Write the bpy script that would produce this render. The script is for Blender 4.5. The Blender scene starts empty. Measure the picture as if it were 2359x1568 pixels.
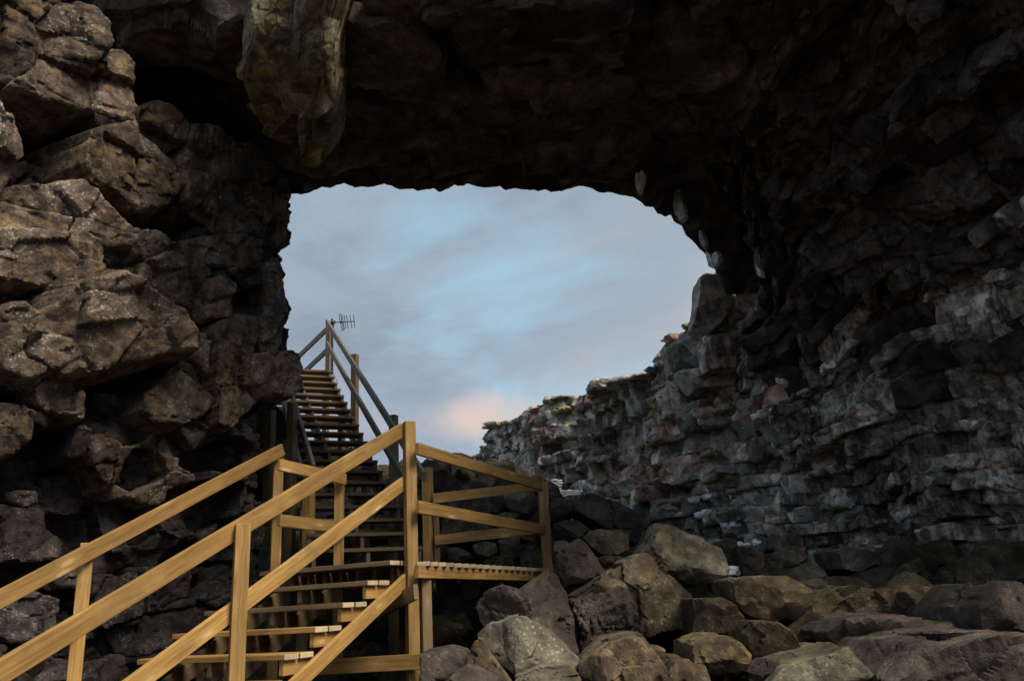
import bpy, bmesh, math, random
import numpy as np
from mathutils import Matrix, Vector

# ------------------------------------------------------------------ camera, sky, sun, exposure
scene = bpy.context.scene
FPX, PITCH, ROLL = 1879.25, 0.3097, -0.0581        # focal length in px of a 2358 px wide picture
fw = np.array([0, math.cos(PITCH), math.sin(PITCH)])
rt_ = np.array([1.0, 0, 0]); up_ = np.array([0, -math.sin(PITCH), math.cos(PITCH)])
CR = math.cos(ROLL) * rt_ + math.sin(ROLL) * up_
CU = -math.sin(ROLL) * rt_ + math.cos(ROLL) * up_
cd = bpy.data.cameras.new("camera"); cam = bpy.data.objects.new("camera", cd)
scene.collection.objects.link(cam)
cd.sensor_width = 36; cd.lens = 36 * FPX / 2358; cd.clip_start = 0.05; cd.clip_end = 3000
cam.matrix_world = Matrix(((CR[0], CU[0], -fw[0], 0), (CR[1], CU[1], -fw[1], 0), (CR[2], CU[2], -fw[2], 0), (0, 0, 0, 1)))
scene.camera = cam
scene.view_settings.view_transform = 'Standard'; scene.view_settings.look = 'None'
scene.view_settings.exposure = 0.98; scene.view_settings.gamma = 1.0
scene.view_settings.use_curve_mapping = False
try:
    scene.cycles.use_denoising = True; scene.cycles.adaptive_threshold = .03
    scene.cycles.max_bounces = 4; scene.cycles.diffuse_bounces = 3; scene.cycles.glossy_bounces = 2
except Exception: pass

def ray(x, y): return (x - 1179) / FPX * CR - (y - 784) / FPX * CU + fw
SUN_DIR = np.array([0.50, -0.42, 0.77]); SUN_DIR /= np.linalg.norm(SUN_DIR)     # towards the sun
SUN_EL = math.asin(SUN_DIR[2]); SUN_AZ = math.atan2(SUN_DIR[0], SUN_DIR[1])
sl = bpy.data.lights.new("sun", 'SUN'); sun = bpy.data.objects.new("sun", sl); scene.collection.objects.link(sun)
sl.energy = 2.45; sl.angle = math.radians(28); sl.color = (1.0, 0.87, 0.68)
sun.rotation_euler = Vector((SUN_DIR[0], SUN_DIR[1], SUN_DIR[2])).to_track_quat('Z', 'Y').to_euler()

world = bpy.data.worlds.new("World"); scene.world = world; world.use_nodes = True
def build_world():
    nt = world.node_tree; N = nt.nodes; Lk = nt.links; N.clear()
    out = N.new('ShaderNodeOutputWorld'); bg = N.new('ShaderNodeBackground')
    sky = N.new('ShaderNodeTexSky'); sky.sky_type = 'NISHITA'; sky.sun_disc = False
    sky.sun_elevation = SUN_EL; sky.sun_rotation = SUN_AZ
    tc = N.new('ShaderNodeTexCoord')
    def mapp(loc, rot, sc):
        m = N.new('ShaderNodeMapping'); m.inputs['Location'].default_value = loc; m.inputs['Rotation'].default_value = rot
        m.inputs['Scale'].default_value = sc; Lk.new(tc.outputs['Generated'], m.inputs['Vector']); return m
    def noise(m, s, d, r, dist=0.0):
        n = N.new('ShaderNodeTexNoise'); n.inputs['Scale'].default_value = s; n.inputs['Detail'].default_value = d
        n.inputs['Roughness'].default_value = r; n.inputs['Distortion'].default_value = dist; Lk.new(m.outputs[0], n.inputs['Vector']); return n
    def ramp(src, stops):
        r = N.new('ShaderNodeValToRGB'); Lk.new(src, r.inputs[0]); e = r.color_ramp.elements
        while len(e) < len(stops): e.new(0.5)
        for i, (p, c) in enumerate(stops): e[i].position = p; e[i].color = (c[0], c[1], c[2], 1)
        r.color_ramp.interpolation = 'EASE'; return r
    def mix(f, a, b):
        m = N.new('ShaderNodeMixRGB'); Lk.new(f, m.inputs[0])
        for i, s in ((1, a), (2, b)):
            if isinstance(s, tuple): m.inputs[i].default_value = s + (1,)
            else: Lk.new(s, m.inputs[i])
        return m
    blue = N.new('ShaderNodeMixRGB'); blue.inputs[0].default_value = 0.75
    sc = N.new('ShaderNodeMixRGB'); sc.blend_type = 'MULTIPLY'; sc.inputs[0].default_value = 1; sc.inputs[2].default_value = (.08, .08, .08, 1)
    Lk.new(sky.outputs[0], sc.inputs[1]); Lk.new(sc.outputs[0], blue.inputs[1]); blue.inputs[2].default_value = (.215, .345, .415, 1)
    n1 = noise(mapp((1.3, .4, .2), (0, .35, 0), (1.0, 1.0, 2.4)), 1.8, 8, .56, .4)
    n2 = noise(mapp((4.3, 2.4, .9), (0, .3, 0), (1.0, 1.0, 1.8)), 1.9, 8, .6, .4)
    grey = ramp(n2.outputs[0], [(.32, (.132, .160, .206)), (.5, (.182, .217, .262)), (.66, (.245, .262, .286))])
    m1 = ramp(n1.outputs[0], [(.34, (0, 0, 0)), (.54, (1, 1, 1))])
    col = mix(m1.outputs[0], blue.outputs[0], grey.outputs[0])
    # a low cumulus lit pink by the evening, standing over the far rim
    px = ray(1085, 972); px /= np.linalg.norm(px)
    m = N.new('ShaderNodeMapping'); m.vector_type = 'POINT'
    m.inputs['Location'].default_value = tuple(-px * np.array([.62, 1, 2.3])); m.inputs['Scale'].default_value = (.62, 1, 2.3)
    Lk.new(tc.outputs['Generated'], m.inputs['Vector'])
    n3 = noise(mapp((0, 0, 0), (0, 0, 0), (1, 1, 1)), 9, 5, .55)
    ln = N.new('ShaderNodeVectorMath'); ln.operation = 'LENGTH'; Lk.new(m.outputs[0], ln.inputs[0])
    ad = N.new('ShaderNodeMath'); ad.operation = 'MULTIPLY_ADD'; Lk.new(n3.outputs[0], ad.inputs[0]); ad.inputs[1].default_value = .26; Lk.new(ln.outputs['Value'], ad.inputs[2])
    cm = ramp(ad.outputs[0], [(.12, (1, 1, 1)), (.23, (0, 0, 0))])
    col2 = mix(cm.outputs[0], col.outputs[0], (.37, .305, .285))
    Lk.new(col2.outputs[0], bg.inputs[0]); bg.inputs[1].default_value = 1.0; Lk.new(bg.outputs[0], out.inputs[0])
build_world()

# ------------------------------------------------------------------ picture ray helpers (places are found along sight lines, then built there)
def onY(x, y, Y): d = ray(x, y); return d * Y / d[1]
def onZ(x, y, Z): d = ray(x, y); return d * Z / d[2]
def onP(x, y, P, n): d = ray(x, y); return d * (np.dot(P, n) / np.dot(d, n))
def project(P):
    P = np.asarray(P, float); d = P @ fw
    return 1179 + FPX * (P @ CR) / d, 784 - FPX * (P @ CU) / d

# ------------------------------------------------------------------ noise and mesh helpers
def vn(P, seed):
    i = np.floor(P).astype(np.int64); f = P - i; u = f * f * (3 - 2 * f); r = 0
    for dx in (0, 1):
        wx = u[:, 0] if dx else 1 - u[:, 0]
        for dy in (0, 1):
            wy = u[:, 1] if dy else 1 - u[:, 1]
            for dz in (0, 1):
                wz = u[:, 2] if dz else 1 - u[:, 2]
                h = ((i[:, 0] + dx) * 374761393 + (i[:, 1] + dy) * 668265263 + (i[:, 2] + dz) * 1440662683 + seed * 974711) & 0xffffffff
                h = ((h ^ (h >> 13)) * 1274126177) & 0xffffffff; h = h ^ (h >> 16)
                r = r + wx * wy * wz * ((h & 0xffff) / 32767.5 - 1)
    return r
def fbm(P, seed, octs=4, rough=.5):
    a, s, r = 1.0, 0.0, 0
    for k in range(octs):
        r = r + a * vn(P * 2 ** k + 7.3 * k, seed + k); s += a; a *= rough
    return r / s
def mesh_np(name, V, Fc, mats, fm=None, smooth=True, sharp=24):
    me = bpy.data.meshes.new(name); V = np.asarray(V, np.float32); Fc = np.asarray(Fc, np.int32); k = Fc.shape[1]
    me.vertices.add(len(V)); me.vertices.foreach_set("co", V.ravel())
    me.loops.add(Fc.size); me.loops.foreach_set("vertex_index", Fc.ravel())
    me.polygons.add(len(Fc)); me.polygons.foreach_set("loop_start", np.arange(0, Fc.size, k, dtype=np.int32))
    for m in (mats if isinstance(mats, (list, tuple)) else [mats]): me.materials.append(m)
    if fm is not None: me.polygons.foreach_set("material_index", np.asarray(fm, np.int32))
    me.update(calc_edges=True); me.validate()
    me.polygons.foreach_set("use_smooth", np.full(len(Fc), smooth))
    if sharp and k == 3: me.set_sharp_from_angle(angle=math.radians(sharp))
    return me
def put(name, me, parent=None, loc=(0, 0, 0), **props):
    o = bpy.data.objects.new(name, me); scene.collection.objects.link(o); o.location = tuple(float(v) for v in loc)
    if parent is not None: o.parent = parent
    for k, v in props.items(): o[k] = v
    return o
def thing(name, label, cat, loc=(0, 0, 0), group=None):
    o = put(name, None, None, loc, label=label, category=cat)
    if group: o["group"] = group
    return o
_ico = {}
def ico(sub):
    if sub not in _ico:
        bm = bmesh.new(); bmesh.ops.create_icosphere(bm, subdivisions=sub, radius=1)
        V = np.array([v.co[:] for v in bm.verts]); V /= np.linalg.norm(V, axis=1)[:, None]
        Fc = np.array([[v.index for v in f.verts] for f in bm.faces]); bm.free(); _ico[sub] = (V, Fc)
    return _ico[sub]
def star(poly, ang):
    """radius of a star shaped outline in every direction"""
    dx, dy = np.cos(ang), np.sin(ang); r = np.full(len(ang), 1e-3); n = len(poly)
    for i in range(n):
        p, q = poly[i], poly[(i + 1) % n]; ex, ey = q[0] - p[0], q[1] - p[1]
        den = dx * ey - dy * ex
        with np.errstate(divide='ignore', invalid='ignore'):
            t = (p[0] * ey - p[1] * ex) / den; s = (p[0] * dy - p[1] * dx) / den
        ok = (t > 0) & (s >= -1e-6) & (s <= 1 + 1e-6) & np.isfinite(t); r = np.where(ok, np.maximum(r, t), r)
    return r
def rock_verts(center, A, T, ext=None, poly=None, nfac=5, pn=0, amp=.04, nf=2.2, seed=0, sub=5, planes=(), facmin=.62, crag=0.0, tilt=0.0, frac=0.0):
    """a fractured rock: an outline (or box) cut by fracture planes, then roughened. Rows of A: along, up, out. pn > 0 rounds the edges."""
    rs = np.random.RandomState(seed); D, Fc = ico(sub)
    T0, T1 = T if isinstance(T, tuple) else (T, T)
    m = np.hypot(D[:, 0], D[:, 1]); terms = []
    if poly is not None:
        poly = np.asarray(poly); terms.append(m / star(poly, np.arctan2(D[:, 1], D[:, 0]))); size = float(np.abs(poly).max(0).mean())
    else:
        terms += [np.abs(D[:, 0]) / ext[0], np.abs(D[:, 1]) / ext[1]]; size = (ext[0] + ext[1]) / 2
    terms.append(np.where(D[:, 2] > 0, D[:, 2] / T1, -D[:, 2] / T0))
    V0 = D / np.max(terms, 0)[:, None]
    for k in range(nfac):
        n = rs.normal(size=3); n[2] = abs(n[2]) * .9 + .1
        if tilt: n = np.array([rs.normal(scale=tilt), rs.normal(scale=tilt), 1.0])
        n /= np.linalg.norm(n); h = (V0 @ n).max(); terms.append(np.maximum(D @ n, 0) / (h * rs.uniform(facmin, .93)))
    for (n, fr) in planes:
        n = np.array(n, float); n /= np.linalg.norm(n); h = (V0 @ n).max(); terms.append(np.maximum(D @ n, 0) / (h * fr))
    inv = np.max(terms, 0) if not pn else (np.array(terms) ** pn).sum(0) ** (1 / pn)
    V = D / inv[:, None]; Wd = V @ A + center
    if amp:
        nrm = D @ A
        d = fbm(Wd * nf / max(size, .12) * .5, seed % 97, 5, .55) * amp * size * 1.6 + .02 * fbm(Wd * 7.5, 13, 3, .6) * min(1, size * 2.5)
        if crag:
            c = 1 - np.abs(fbm(Wd * np.array([5, 5, 2.6]) * .7 / max(size, .2), seed % 89 + 5, 4, .6)) * 2.4; d = d - crag * size * np.maximum(c, 0)
        if frac: d = d + subcrack(V[:, 0] + .3 * V[:, 1], V[:, 1] - .3 * V[:, 0] + .5 * V[:, 2], .75 * size, seed, frac * size, .16, frac * size * .8, .03 * size) + subcrack(V[:, 0] - .2 * V[:, 2], V[:, 1] + .2 * V[:, 2], .26 * size, seed + 5, frac * size * .3, .10, 0, .02)
        Wd = Wd + nrm * d[:, None]
    return Wd, Fc
def grid_faces(nu, nv):
    i, j = np.meshgrid(np.arange(nu - 1), np.arange(nv - 1), indexing='ij'); a = (i * nv + j).ravel()
    return np.stack([a, a + nv, a + nv + 1, a + 1], 1)
def worley(U, V, cell, seed):
    """nearest jittered lattice point: id hash in 0..1 (two of them), distance to the border, offset from the point"""
    iu = np.floor(U / cell).astype(np.int64); iv = np.floor(V / cell).astype(np.int64); b1 = np.full(U.shape, 1e9); b2 = np.full(U.shape, 1e9); hid = np.zeros(U.shape, np.int64); ou = np.zeros(U.shape); ov = np.zeros(U.shape)
    for du in (-1, 0, 1):
        for dv in (-1, 0, 1):
            a, c = iu + du, iv + dv; h = (a * 73856093 ^ c * 19349663 ^ seed * 83492791) & 0x7fffffff; h = (h * 1103515245 + 12345) & 0x7fffffff; r1 = (h & 0xfff) / 4096; r2 = ((h >> 13) & 0xfff) / 4096
            x = U - (a + .1 + .8 * r1) * cell; y = V - (c + .1 + .8 * r2) * cell; d = np.hypot(x, y); m = d < b1
            b2 = np.where(m, b1, np.minimum(b2, d)); hid = np.where(m, h, hid); ou = np.where(m, x, ou); ov = np.where(m, y, ov); b1 = np.where(m, d, b1)
    h2 = (hid * 69069 + 1) & 0x7fffffff
    return (hid & 0xffff) / 65536, (h2 & 0xffff) / 65536, ((h2 >> 8) & 0xffff) / 65536, b2 - b1, ou, ov
def subcrack(U, V, cell, seed, step=.05, tilt=.3, groove=.03, wid=.03):
    r1, r2, r3, bd, ou, ov = worley(U, V, cell, seed)
    return (r1 - .5) * 2 * step + (r2 - .5) * 2 * tilt * ou + (r3 - .5) * 2 * tilt * ov - groove * np.exp(-bd / wid)
def fracture(grid_p, grid_n, FL, hinfo, parent, matf, back, depthf, nparts=300, rough=.03, seed=0, name="rock_block", extra=None, ease=3):
    """cut a wall surface into fitted blocks: every label of FL becomes a block with its own flat, tilted face and side walls.
    grid_p, grid_n: nu x nv x 3; hinfo[label] = (p, gu, gv, iu, iv): how far it stands out, its tilt per grid step, its centre"""
    nu, nv = grid_p.shape[:2]; P = grid_p.reshape(-1, 3); Nn = grid_n.reshape(-1, 3)
    I, J = np.meshgrid(np.arange(nu), np.arange(nv), indexing='ij'); I = I.ravel(); J = J.ravel()
    R = rough * fbm(P * 5.0, 200 + seed, 4, .6) + rough * .8 * fbm(P * 16, 210 + seed, 2, .5)
    if extra is not None: R = R + extra
    Q = grid_faces(nu, nv); lab = FL.ravel(); o = np.argsort(lab, kind='stable'); Qs = Q[o]; ls = lab[o]; st = np.r_[0, np.nonzero(np.diff(ls))[0] + 1, len(ls)]
    items = []
    for a, b in zip(st[:-1], st[1:]):
        k = ls[a]
        if k < 0: continue
        f = Qs[a:b]; c = P[f[:, 0]].mean(0); items.append((-(b - a) / max(1e-3, depthf(c)) ** 2, k, f))
    items.sort(key=lambda t: t[0]); VV = []; FF = []; n0 = 0; out = []
    for r, (_, k, f) in enumerate(items):
        p, gu, gv, iu, iv = hinfo[k]; vi, f2 = np.unique(f, return_inverse=True); f2 = f2.reshape(-1, 4); n = len(vi)
        E = np.concatenate([f2[:, [0, 1]], f2[:, [1, 2]], f2[:, [2, 3]], f2[:, [3, 0]]]); key = E.min(1) * n + E.max(1); _, inv, cnt = np.unique(key, return_inverse=True, return_counts=True); be = E[cnt[inv] == 1]
        bm_ = np.zeros(n, bool); bm_[be.ravel()] = True
        h = p + np.clip(gu * (I[vi] - iu) + gv * (J[vi] - iv), -.35, .35) + R[vi]; h = np.where(bm_, h - .012 - .012 * np.abs(np.sin(vi * 1.7)), h)
        V = P[vi] + Nn[vi] * h[:, None]
        for _ in range(ease):                    # ease the outline
            acc = np.zeros((n, 3)); ct = np.zeros(n); np.add.at(acc, be[:, 0], V[be[:, 1]]); np.add.at(acc, be[:, 1], V[be[:, 0]]); np.add.at(ct, be.ravel(), 1); b0 = np.nonzero(bm_)[0]
            V[b0] = .45 * V[b0] + .55 * acc[b0] / ct[b0][:, None]
        bi = np.nonzero(bm_)[0]; nb_ = len(bi); mp = np.full(n, -1); mp[bi] = n + np.arange(nb_); Nb = Nn[vi[bi]]; Pb = V[bi] - Nb * h[bi][:, None]; C0 = P[vi].mean(0); outw = Pb - C0; outw = outw - Nb * (outw * Nb).sum(1)[:, None]; lo = np.linalg.norm(outw, axis=1)[:, None] + 1e-6; outw = outw / lo
        dep = h[bi] - back; jn = fbm(Pb * 9 + k, 220 + seed, 3, .6)
        S1 = Pb + Nb * (h[bi] - np.minimum(.35 * dep, .30) * (1 + .5 * jn))[:, None] + outw * (np.minimum(.10, .22 * lo[:, 0]) * np.clip(dep, 0, 1) * (.6 + 1.2 * jn))[:, None]
        S = Pb + Nb * back + outw * np.minimum(.35, .5 * lo[:, 0])[:, None]
        e0, e1 = mp[be[:, 0]], mp[be[:, 1]]
        quads = np.concatenate([f2, np.stack([be[:, 1], be[:, 0], e0, e1], 1), np.stack([e1, e0, e0 + nb_, e1 + nb_], 1)]); V = np.concatenate([V, S1, S])
        if r < nparts:
            c = V[:n].mean(0); me = mesh_np(name, V - c, quads, matf(k, c)); me.set_sharp_from_angle(angle=math.radians(32)); out.append((k, c, put(name, me, parent, c), V[:n]))
        else: VV.append(V); FF.append(quads + n0); n0 += len(V)
    if VV:
        me = mesh_np("small_rocks", np.concatenate(VV), np.concatenate(FF), matf(-1, None)); me.set_sharp_from_angle(angle=math.radians(32)); put("small_rocks", me, parent, kind="stuff")
    return out
def conv(frame, pts):
    ox, oy, s = frame; return [(ox + x / s, oy + y / s) for x, y in pts]

# ------------------------------------------------------------------ materials
def nodes(name):
    m = bpy.data.materials.new(name); m.use_nodes = True; nt = m.node_tree
    return m, nt.nodes, nt.links, nt.nodes['Principled BSDF']
class NB:
    def __init__(s, N, L): s.N, s.L = N, L
    def new(s, t, **k):
        n = s.N.new(t)
        for a, b in k.items(): setattr(n, a, b)
        return n
    def put(s, sock, v):
        if hasattr(v, 'is_output') or isinstance(v, bpy.types.NodeSocket): s.L.new(v, sock)
        elif isinstance(v, tuple) and len(v) == 3 and sock.type == 'RGBA': sock.default_value = v + (1,)
        else: sock.default_value = v
    def map(s, vec, sc=(1, 1, 1), loc=(0, 0, 0), rot=(0, 0, 0)):
        n = s.new('ShaderNodeMapping'); s.put(n.inputs['Vector'], vec); n.inputs['Scale'].default_value = sc; n.inputs['Location'].default_value = loc; n.inputs['Rotation'].default_value = rot; return n.outputs[0]
    def noise(s, vec, sc, d=6, r=.55, dist=0.0):
        n = s.new('ShaderNodeTexNoise'); s.put(n.inputs['Vector'], vec); n.inputs['Scale'].default_value = sc; n.inputs['Detail'].default_value = d; n.inputs['Roughness'].default_value = r; n.inputs['Distortion'].default_value = dist; return n.outputs[0]
    def voro(s, vec, sc, feat='F1', out='Distance', rnd=1.0):
        n = s.new('ShaderNodeTexVoronoi', feature=feat); s.put(n.inputs['Vector'], vec); n.inputs['Scale'].default_value = sc; n.inputs['Randomness'].default_value = rnd; return n.outputs[out]
    def ramp(s, f, stops, interp='LINEAR'):
        n = s.new('ShaderNodeValToRGB'); s.put(n.inputs[0], f); e = n.color_ramp.elements
        while len(e) < len(stops): e.new(.5)
        for i, (p, c) in enumerate(stops):
            e[i].position = p; c = (c, c, c) if not isinstance(c, tuple) else c; e[i].color = c + (1,)
        n.color_ramp.interpolation = interp; return n.outputs[0]
    def mix(s, f, a, b, mode='MIX'):
        n = s.new('ShaderNodeMixRGB', blend_type=mode); s.put(n.inputs[0], f); s.put(n.inputs[1], a); s.put(n.inputs[2], b); return n.outputs[0]
    def math(s, op, a, b=0.0, c=None):
        n = s.new('ShaderNodeMath', operation=op); s.put(n.inputs[0], a); s.put(n.inputs[1], b)
        if c is not None: s.put(n.inputs[2], c)
        return n.outputs[0]

def rock_mat(name, dark, mid, light, stain=None, stain_amt=.5, lichen=.5, orange=.0, moss=None, red=None, bump=.5, scale=1.0, rnd=.35, streak=.3, crack=.6, mott=.6, cells=0.0):
    m, N, L, B = nodes(name); b = NB(N, L)
    geo = b.new('ShaderNodeNewGeometry'); oi = b.new('ShaderNodeObjectInfo'); pos = geo.outputs['Position']
    off = b.new('ShaderNodeVectorMath', operation='MULTIPLY_ADD'); L.new(oi.outputs['Random'], off.inputs[0]); off.inputs[1].default_value = (13, 7, 9); L.new(pos, off.inputs[2]); P = off.outputs[0]
    n1 = b.noise(P, 1.5 * scale, 3, .62)
    n2 = b.noise(P, 8 * scale, 6, .72)
    c = b.ramp(n1, [(.32, dark), (.5, mid), (.7, light)])
    if stain is not None: c = b.mix(b.ramp(b.math('MULTIPLY_ADD', n1, -.6, b.math('ADD', n2, .32)), [(.52, 0.0), (.66, stain_amt)]), c, stain)
    if red is not None: c = b.mix(b.ramp(b.noise(P, .6, 2, .5), [(.47, 0.0), (.60, .85)]), c, red)
    c = b.mix(mott, c, b.ramp(n2, [(.33, .25), (.5, .95), (.66, 1.8)]), 'MULTIPLY')
    c = b.mix(.8, c, b.ramp(b.noise(P, 3.4 * scale, 2, .5), [(.33, .5), (.5, 1.0), (.67, 1.45)]), 'MULTIPLY')
    if cells:  # random tone per cell, standing in for lit and dark block faces
        cv = b.new('ShaderNodeTexVoronoi', feature='F1'); b.put(cv.inputs['Vector'], b.map(P, (1, 1, 1.6))); cv.inputs['Scale'].default_value = cells; sp_ = b.new('ShaderNodeSeparateColor'); L.new(cv.outputs['Color'], sp_.inputs[0]); c = b.mix(1.0, c, b.ramp(sp_.outputs[0], [(0.0, .38), (.5, .9), (1.0, 1.75)]), 'MULTIPLY')
    if crack:
        wv = b.new('ShaderNodeVectorMath', operation='MULTIPLY_ADD'); L.new(n1, wv.inputs[0]); wv.inputs[1].default_value = (.9, .9, .9); L.new(P, wv.inputs[2])
        ck = b.voro(wv.outputs[0], 1.9 * scale, 'DISTANCE_TO_EDGE')
        c = b.mix(crack, c, b.ramp(ck, [(0.0, .25), (.03, 1.0)]), 'MULTIPLY')
    if streak:
        c = b.mix(b.ramp(b.noise(b.map(P, (9, 9, .9)), 1.0, 2, .6), [(.5, 0.0), (.75, streak)]), c, tuple(min(1, v * 1.6) for v in light))
    if lichen:
        v = b.voro(P, 24 * scale)
        k = b.math('MULTIPLY', b.ramp(v, [(.2, 1.0), (.36, 0.0)]), b.ramp(b.math('ADD', n1, b.math('MULTIPLY', n2, .5)), [(.76, 0.0), (.88, lichen)]))
        c = b.mix(k, c, (.36, .38, .34))
    if orange:
        v = b.voro(P, 7 * scale)
        c = b.mix(b.math('MULTIPLY', b.ramp(v, [(.07, 1.0), (.12, 0.0)]), b.ramp(n1, [(.50, 0.0), (.54, orange)])), c, (.40, .16, .03))
    if moss is not None:
        nz = b.new('ShaderNodeSeparateXYZ'); L.new(geo.outputs['Normal'], nz.inputs[0])
        c = b.mix(b.math('MULTIPLY', b.ramp(nz.outputs['Z'], [(.45, 0.0), (.85, 1.0)]), b.ramp(n1, [(.45, 0.0), (.6, .8)])), c, moss)
    br = b.math('MULTIPLY_ADD', oi.outputs['Random'], 2 * rnd, 1 - rnd)
    c = b.mix(1.0, c, br, 'MULTIPLY')
    L.new(c, B.inputs['Base Color']); B.inputs['Roughness'].default_value = .88; B.inputs['Specular IOR Level'].default_value = .25
    bp = b.new('ShaderNodeBump'); bp.inputs['Strength'].default_value = bump; bp.inputs['Distance'].default_value = .12; L.new(n2, bp.inputs['Height']); L.new(bp.outputs[0], B.inputs['Normal'])
    return m

def wood_mat(name, c1, c2, knot, grey=0.0, rough=.62):
    m, N, L, B = nodes(name); b = NB(N, L)
    tc = b.new('ShaderNodeTexCoord'); oi = b.new('ShaderNodeObjectInfo'); geo = b.new('ShaderNodeNewGeometry')
    off = b.new('ShaderNodeVectorMath', operation='MULTIPLY_ADD'); L.new(oi.outputs['Random'], off.inputs[0]); off.inputs[1].default_value = (31, 17, 23); L.new(tc.outputs['Object'], off.inputs[2]); P = off.outputs[0]
    warp = b.noise(b.map(P, (1.2, 3, 3)), 1.0, 3, .5)
    wv = b.new('ShaderNodeVectorMath', operation='MULTIPLY_ADD'); L.new(warp, wv.inputs[0]); wv.inputs[1].default_value = (0, .09, .09); L.new(P, wv.inputs[2])
    g = b.noise(b.map(wv.outputs[0], (1.6, 46, 46)), 1.0, 5, .6)
    c = b.mix(b.ramp(g, [(.34, 0.0), (.66, 1.0)]), c2, c1)
    g2 = b.noise(b.map(P, (.9, 4, 4)), 1.0, 4, .6)
    c = b.mix(.6, c, b.ramp(g2, [(.3, .62), (.7, 1.25)]), 'MULTIPLY')
    kv = b.voro(b.map(P, (2.1, 6.5, 6.5)), 1.0)
    c = b.mix(b.ramp(kv, [(.10, .85), (.2, 0.0)]), c, knot)
    ring = b.math('MULTIPLY', b.ramp(kv, [(.16, 0.0), (.22, 1.0), (.34, 0.0)]), .35); c = b.mix(ring, c, tuple(min(1, v * 1.25) for v in c1))
    if grey: c = b.mix(b.ramp(b.noise(b.map(P, (2, 14, 14)), 1.0, 4, .6), [(.35, grey * .5), (.65, grey)]), c, (.15, .140, .125))
    c = b.mix(b.ramp(b.noise(geo.outputs['Position'], 2.6, 5, .65), [(.52, 0.0), (.8, .5)]), c, (.10, .085, .055))
    br = b.math('MULTIPLY_ADD', oi.outputs['Random'], .36, .82); c = b.mix(1.0, c, br, 'MULTIPLY')
    L.new(c, B.inputs['Base Color']); B.inputs['Roughness'].default_value = rough; B.inputs['Specular IOR Level'].default_value = .3
    bp = b.new('ShaderNodeBump'); bp.inputs['Strength'].default_value = .25; bp.inputs['Distance'].default_value = .01; L.new(g, bp.inputs['Height']); L.new(bp.outputs[0], B.inputs['Normal'])
    return m
def plain_mat(name, c, rough=.5, metal=0.0, var=.2, sc=20, bump=.1):
    m, N, L, B = nodes(name); b = NB(N, L); geo = b.new('ShaderNodeNewGeometry')
    n = b.noise(geo.outputs['Position'], sc, 5, .6); L.new(b.mix(1.0, c, b.ramp(n, [(.3, 1 - var), (.7, 1 + var)]), 'MULTIPLY'), B.inputs['Base Color'])
    B.inputs['Roughness'].default_value = rough; B.inputs['Metallic'].default_value = metal
    bp = b.new('ShaderNodeBump'); bp.inputs['Strength'].default_value = bump; bp.inputs['Distance'].default_value = .03; L.new(n, bp.inputs['Height']); L.new(bp.outputs[0], B.inputs['Normal'])
    return m

M_left = rock_mat("left_wall_basalt", (.036, .024, .024), (.098, .070, .060), (.185, .145, .112), stain=(.19, .140, .058), stain_amt=.5, lichen=.8, orange=1.0, bump=.6, streak=.3, mott=.65, rnd=.45)
M_rib = rock_mat("ochre_stained_basalt", (.06, .045, .032), (.14, .112, .075), (.24, .205, .135), stain=(.27, .205, .06), stain_amt=.5, lichen=.8, orange=1.0, bump=.6, streak=0, mott=.65, rnd=.4)
M_leftlow = rock_mat("shaded_left_wall_basalt", (.020, .016, .018), (.046, .037, .038), (.095, .080, .076), lichen=.45, bump=.7, scale=1.2, streak=.15)  # purplish basalt with the overhang's shade put into its colour
M_right = rock_mat("right_wall_basalt", (.125, .098, .092), (.355, .315, .29), (.58, .55, .515), stain=(.36, .29, .17), stain_amt=.45, lichen=1.0, red=(.20, .115, .095), mott=.9, cells=4.2, crack=.3, bump=.7, scale=1.4, rnd=.5, streak=.5)
M_cliff = rock_mat("cliff_basalt", (.21, .18, .17), (.43, .40, .38), (.60, .585, .56), stain=(.36, .31, .19), stain_amt=.45, lichen=1.0, red=(.40, .23, .18), moss=(.26, .22, .08), bump=.8, rnd=.35, streak=.3, cells=2.2, crack=.3)
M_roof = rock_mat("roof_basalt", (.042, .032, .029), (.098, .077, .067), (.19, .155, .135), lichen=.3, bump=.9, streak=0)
M_bould = rock_mat("boulder_basalt", (.042, .030, .022), (.082, .061, .041), (.135, .104, .066), stain=(.145, .108, .048), stain_amt=.55, lichen=.4, bump=.42, rnd=.45, streak=.15, crack=.35, mott=.5)
M_bdark = rock_mat("dark_boulder_basalt", (.026, .020, .019), (.052, .041, .036), (.088, .070, .058), lichen=.2, bump=.5, rnd=.35, streak=.05, crack=.35, mott=.5)
M_bgrey = rock_mat("grey_boulder_basalt", (.05, .044, .037), (.10, .09, .071), (.17, .152, .112), stain=(.17, .145, .075), stain_amt=.5, lichen=.5, bump=.42, rnd=.35, streak=.2, crack=.35, mott=.5)
M_bcrag = rock_mat("craggy_lava", (.03, .024, .02), (.085, .070, .056), (.18, .155, .13), lichen=.6, bump=1.0, scale=2.2, rnd=.1)
M_ground = rock_mat("rubble_ground", (.03, .025, .022), (.065, .055, .046), (.11, .095, .08), lichen=.2, bump=1.0, scale=1.5)
M_wood = wood_mat("fresh_pine", (.47, .29, .105), (.28, .155, .05), (.66, .48, .23))
M_woodD = wood_mat("weathered_pine", (.26, .175, .085), (.17, .108, .048), (.36, .26, .14), grey=.3)
M_woodU = wood_mat("dark_tread_pine", (.20, .132, .066), (.125, .08, .04), (.24, .17, .1), grey=.2)  # weathered treads, coloured darker to stand in for the roof's shadow
M_woodG = wood_mat("grey_weathered_pine", (.21, .160, .108), (.125, .092, .060), (.26, .20, .14), grey=.3)
M_end = wood_mat("pale_sawn_end", (.58, .49, .35), (.47, .38, .25), (.4, .3, .2), rough=.8)
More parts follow.
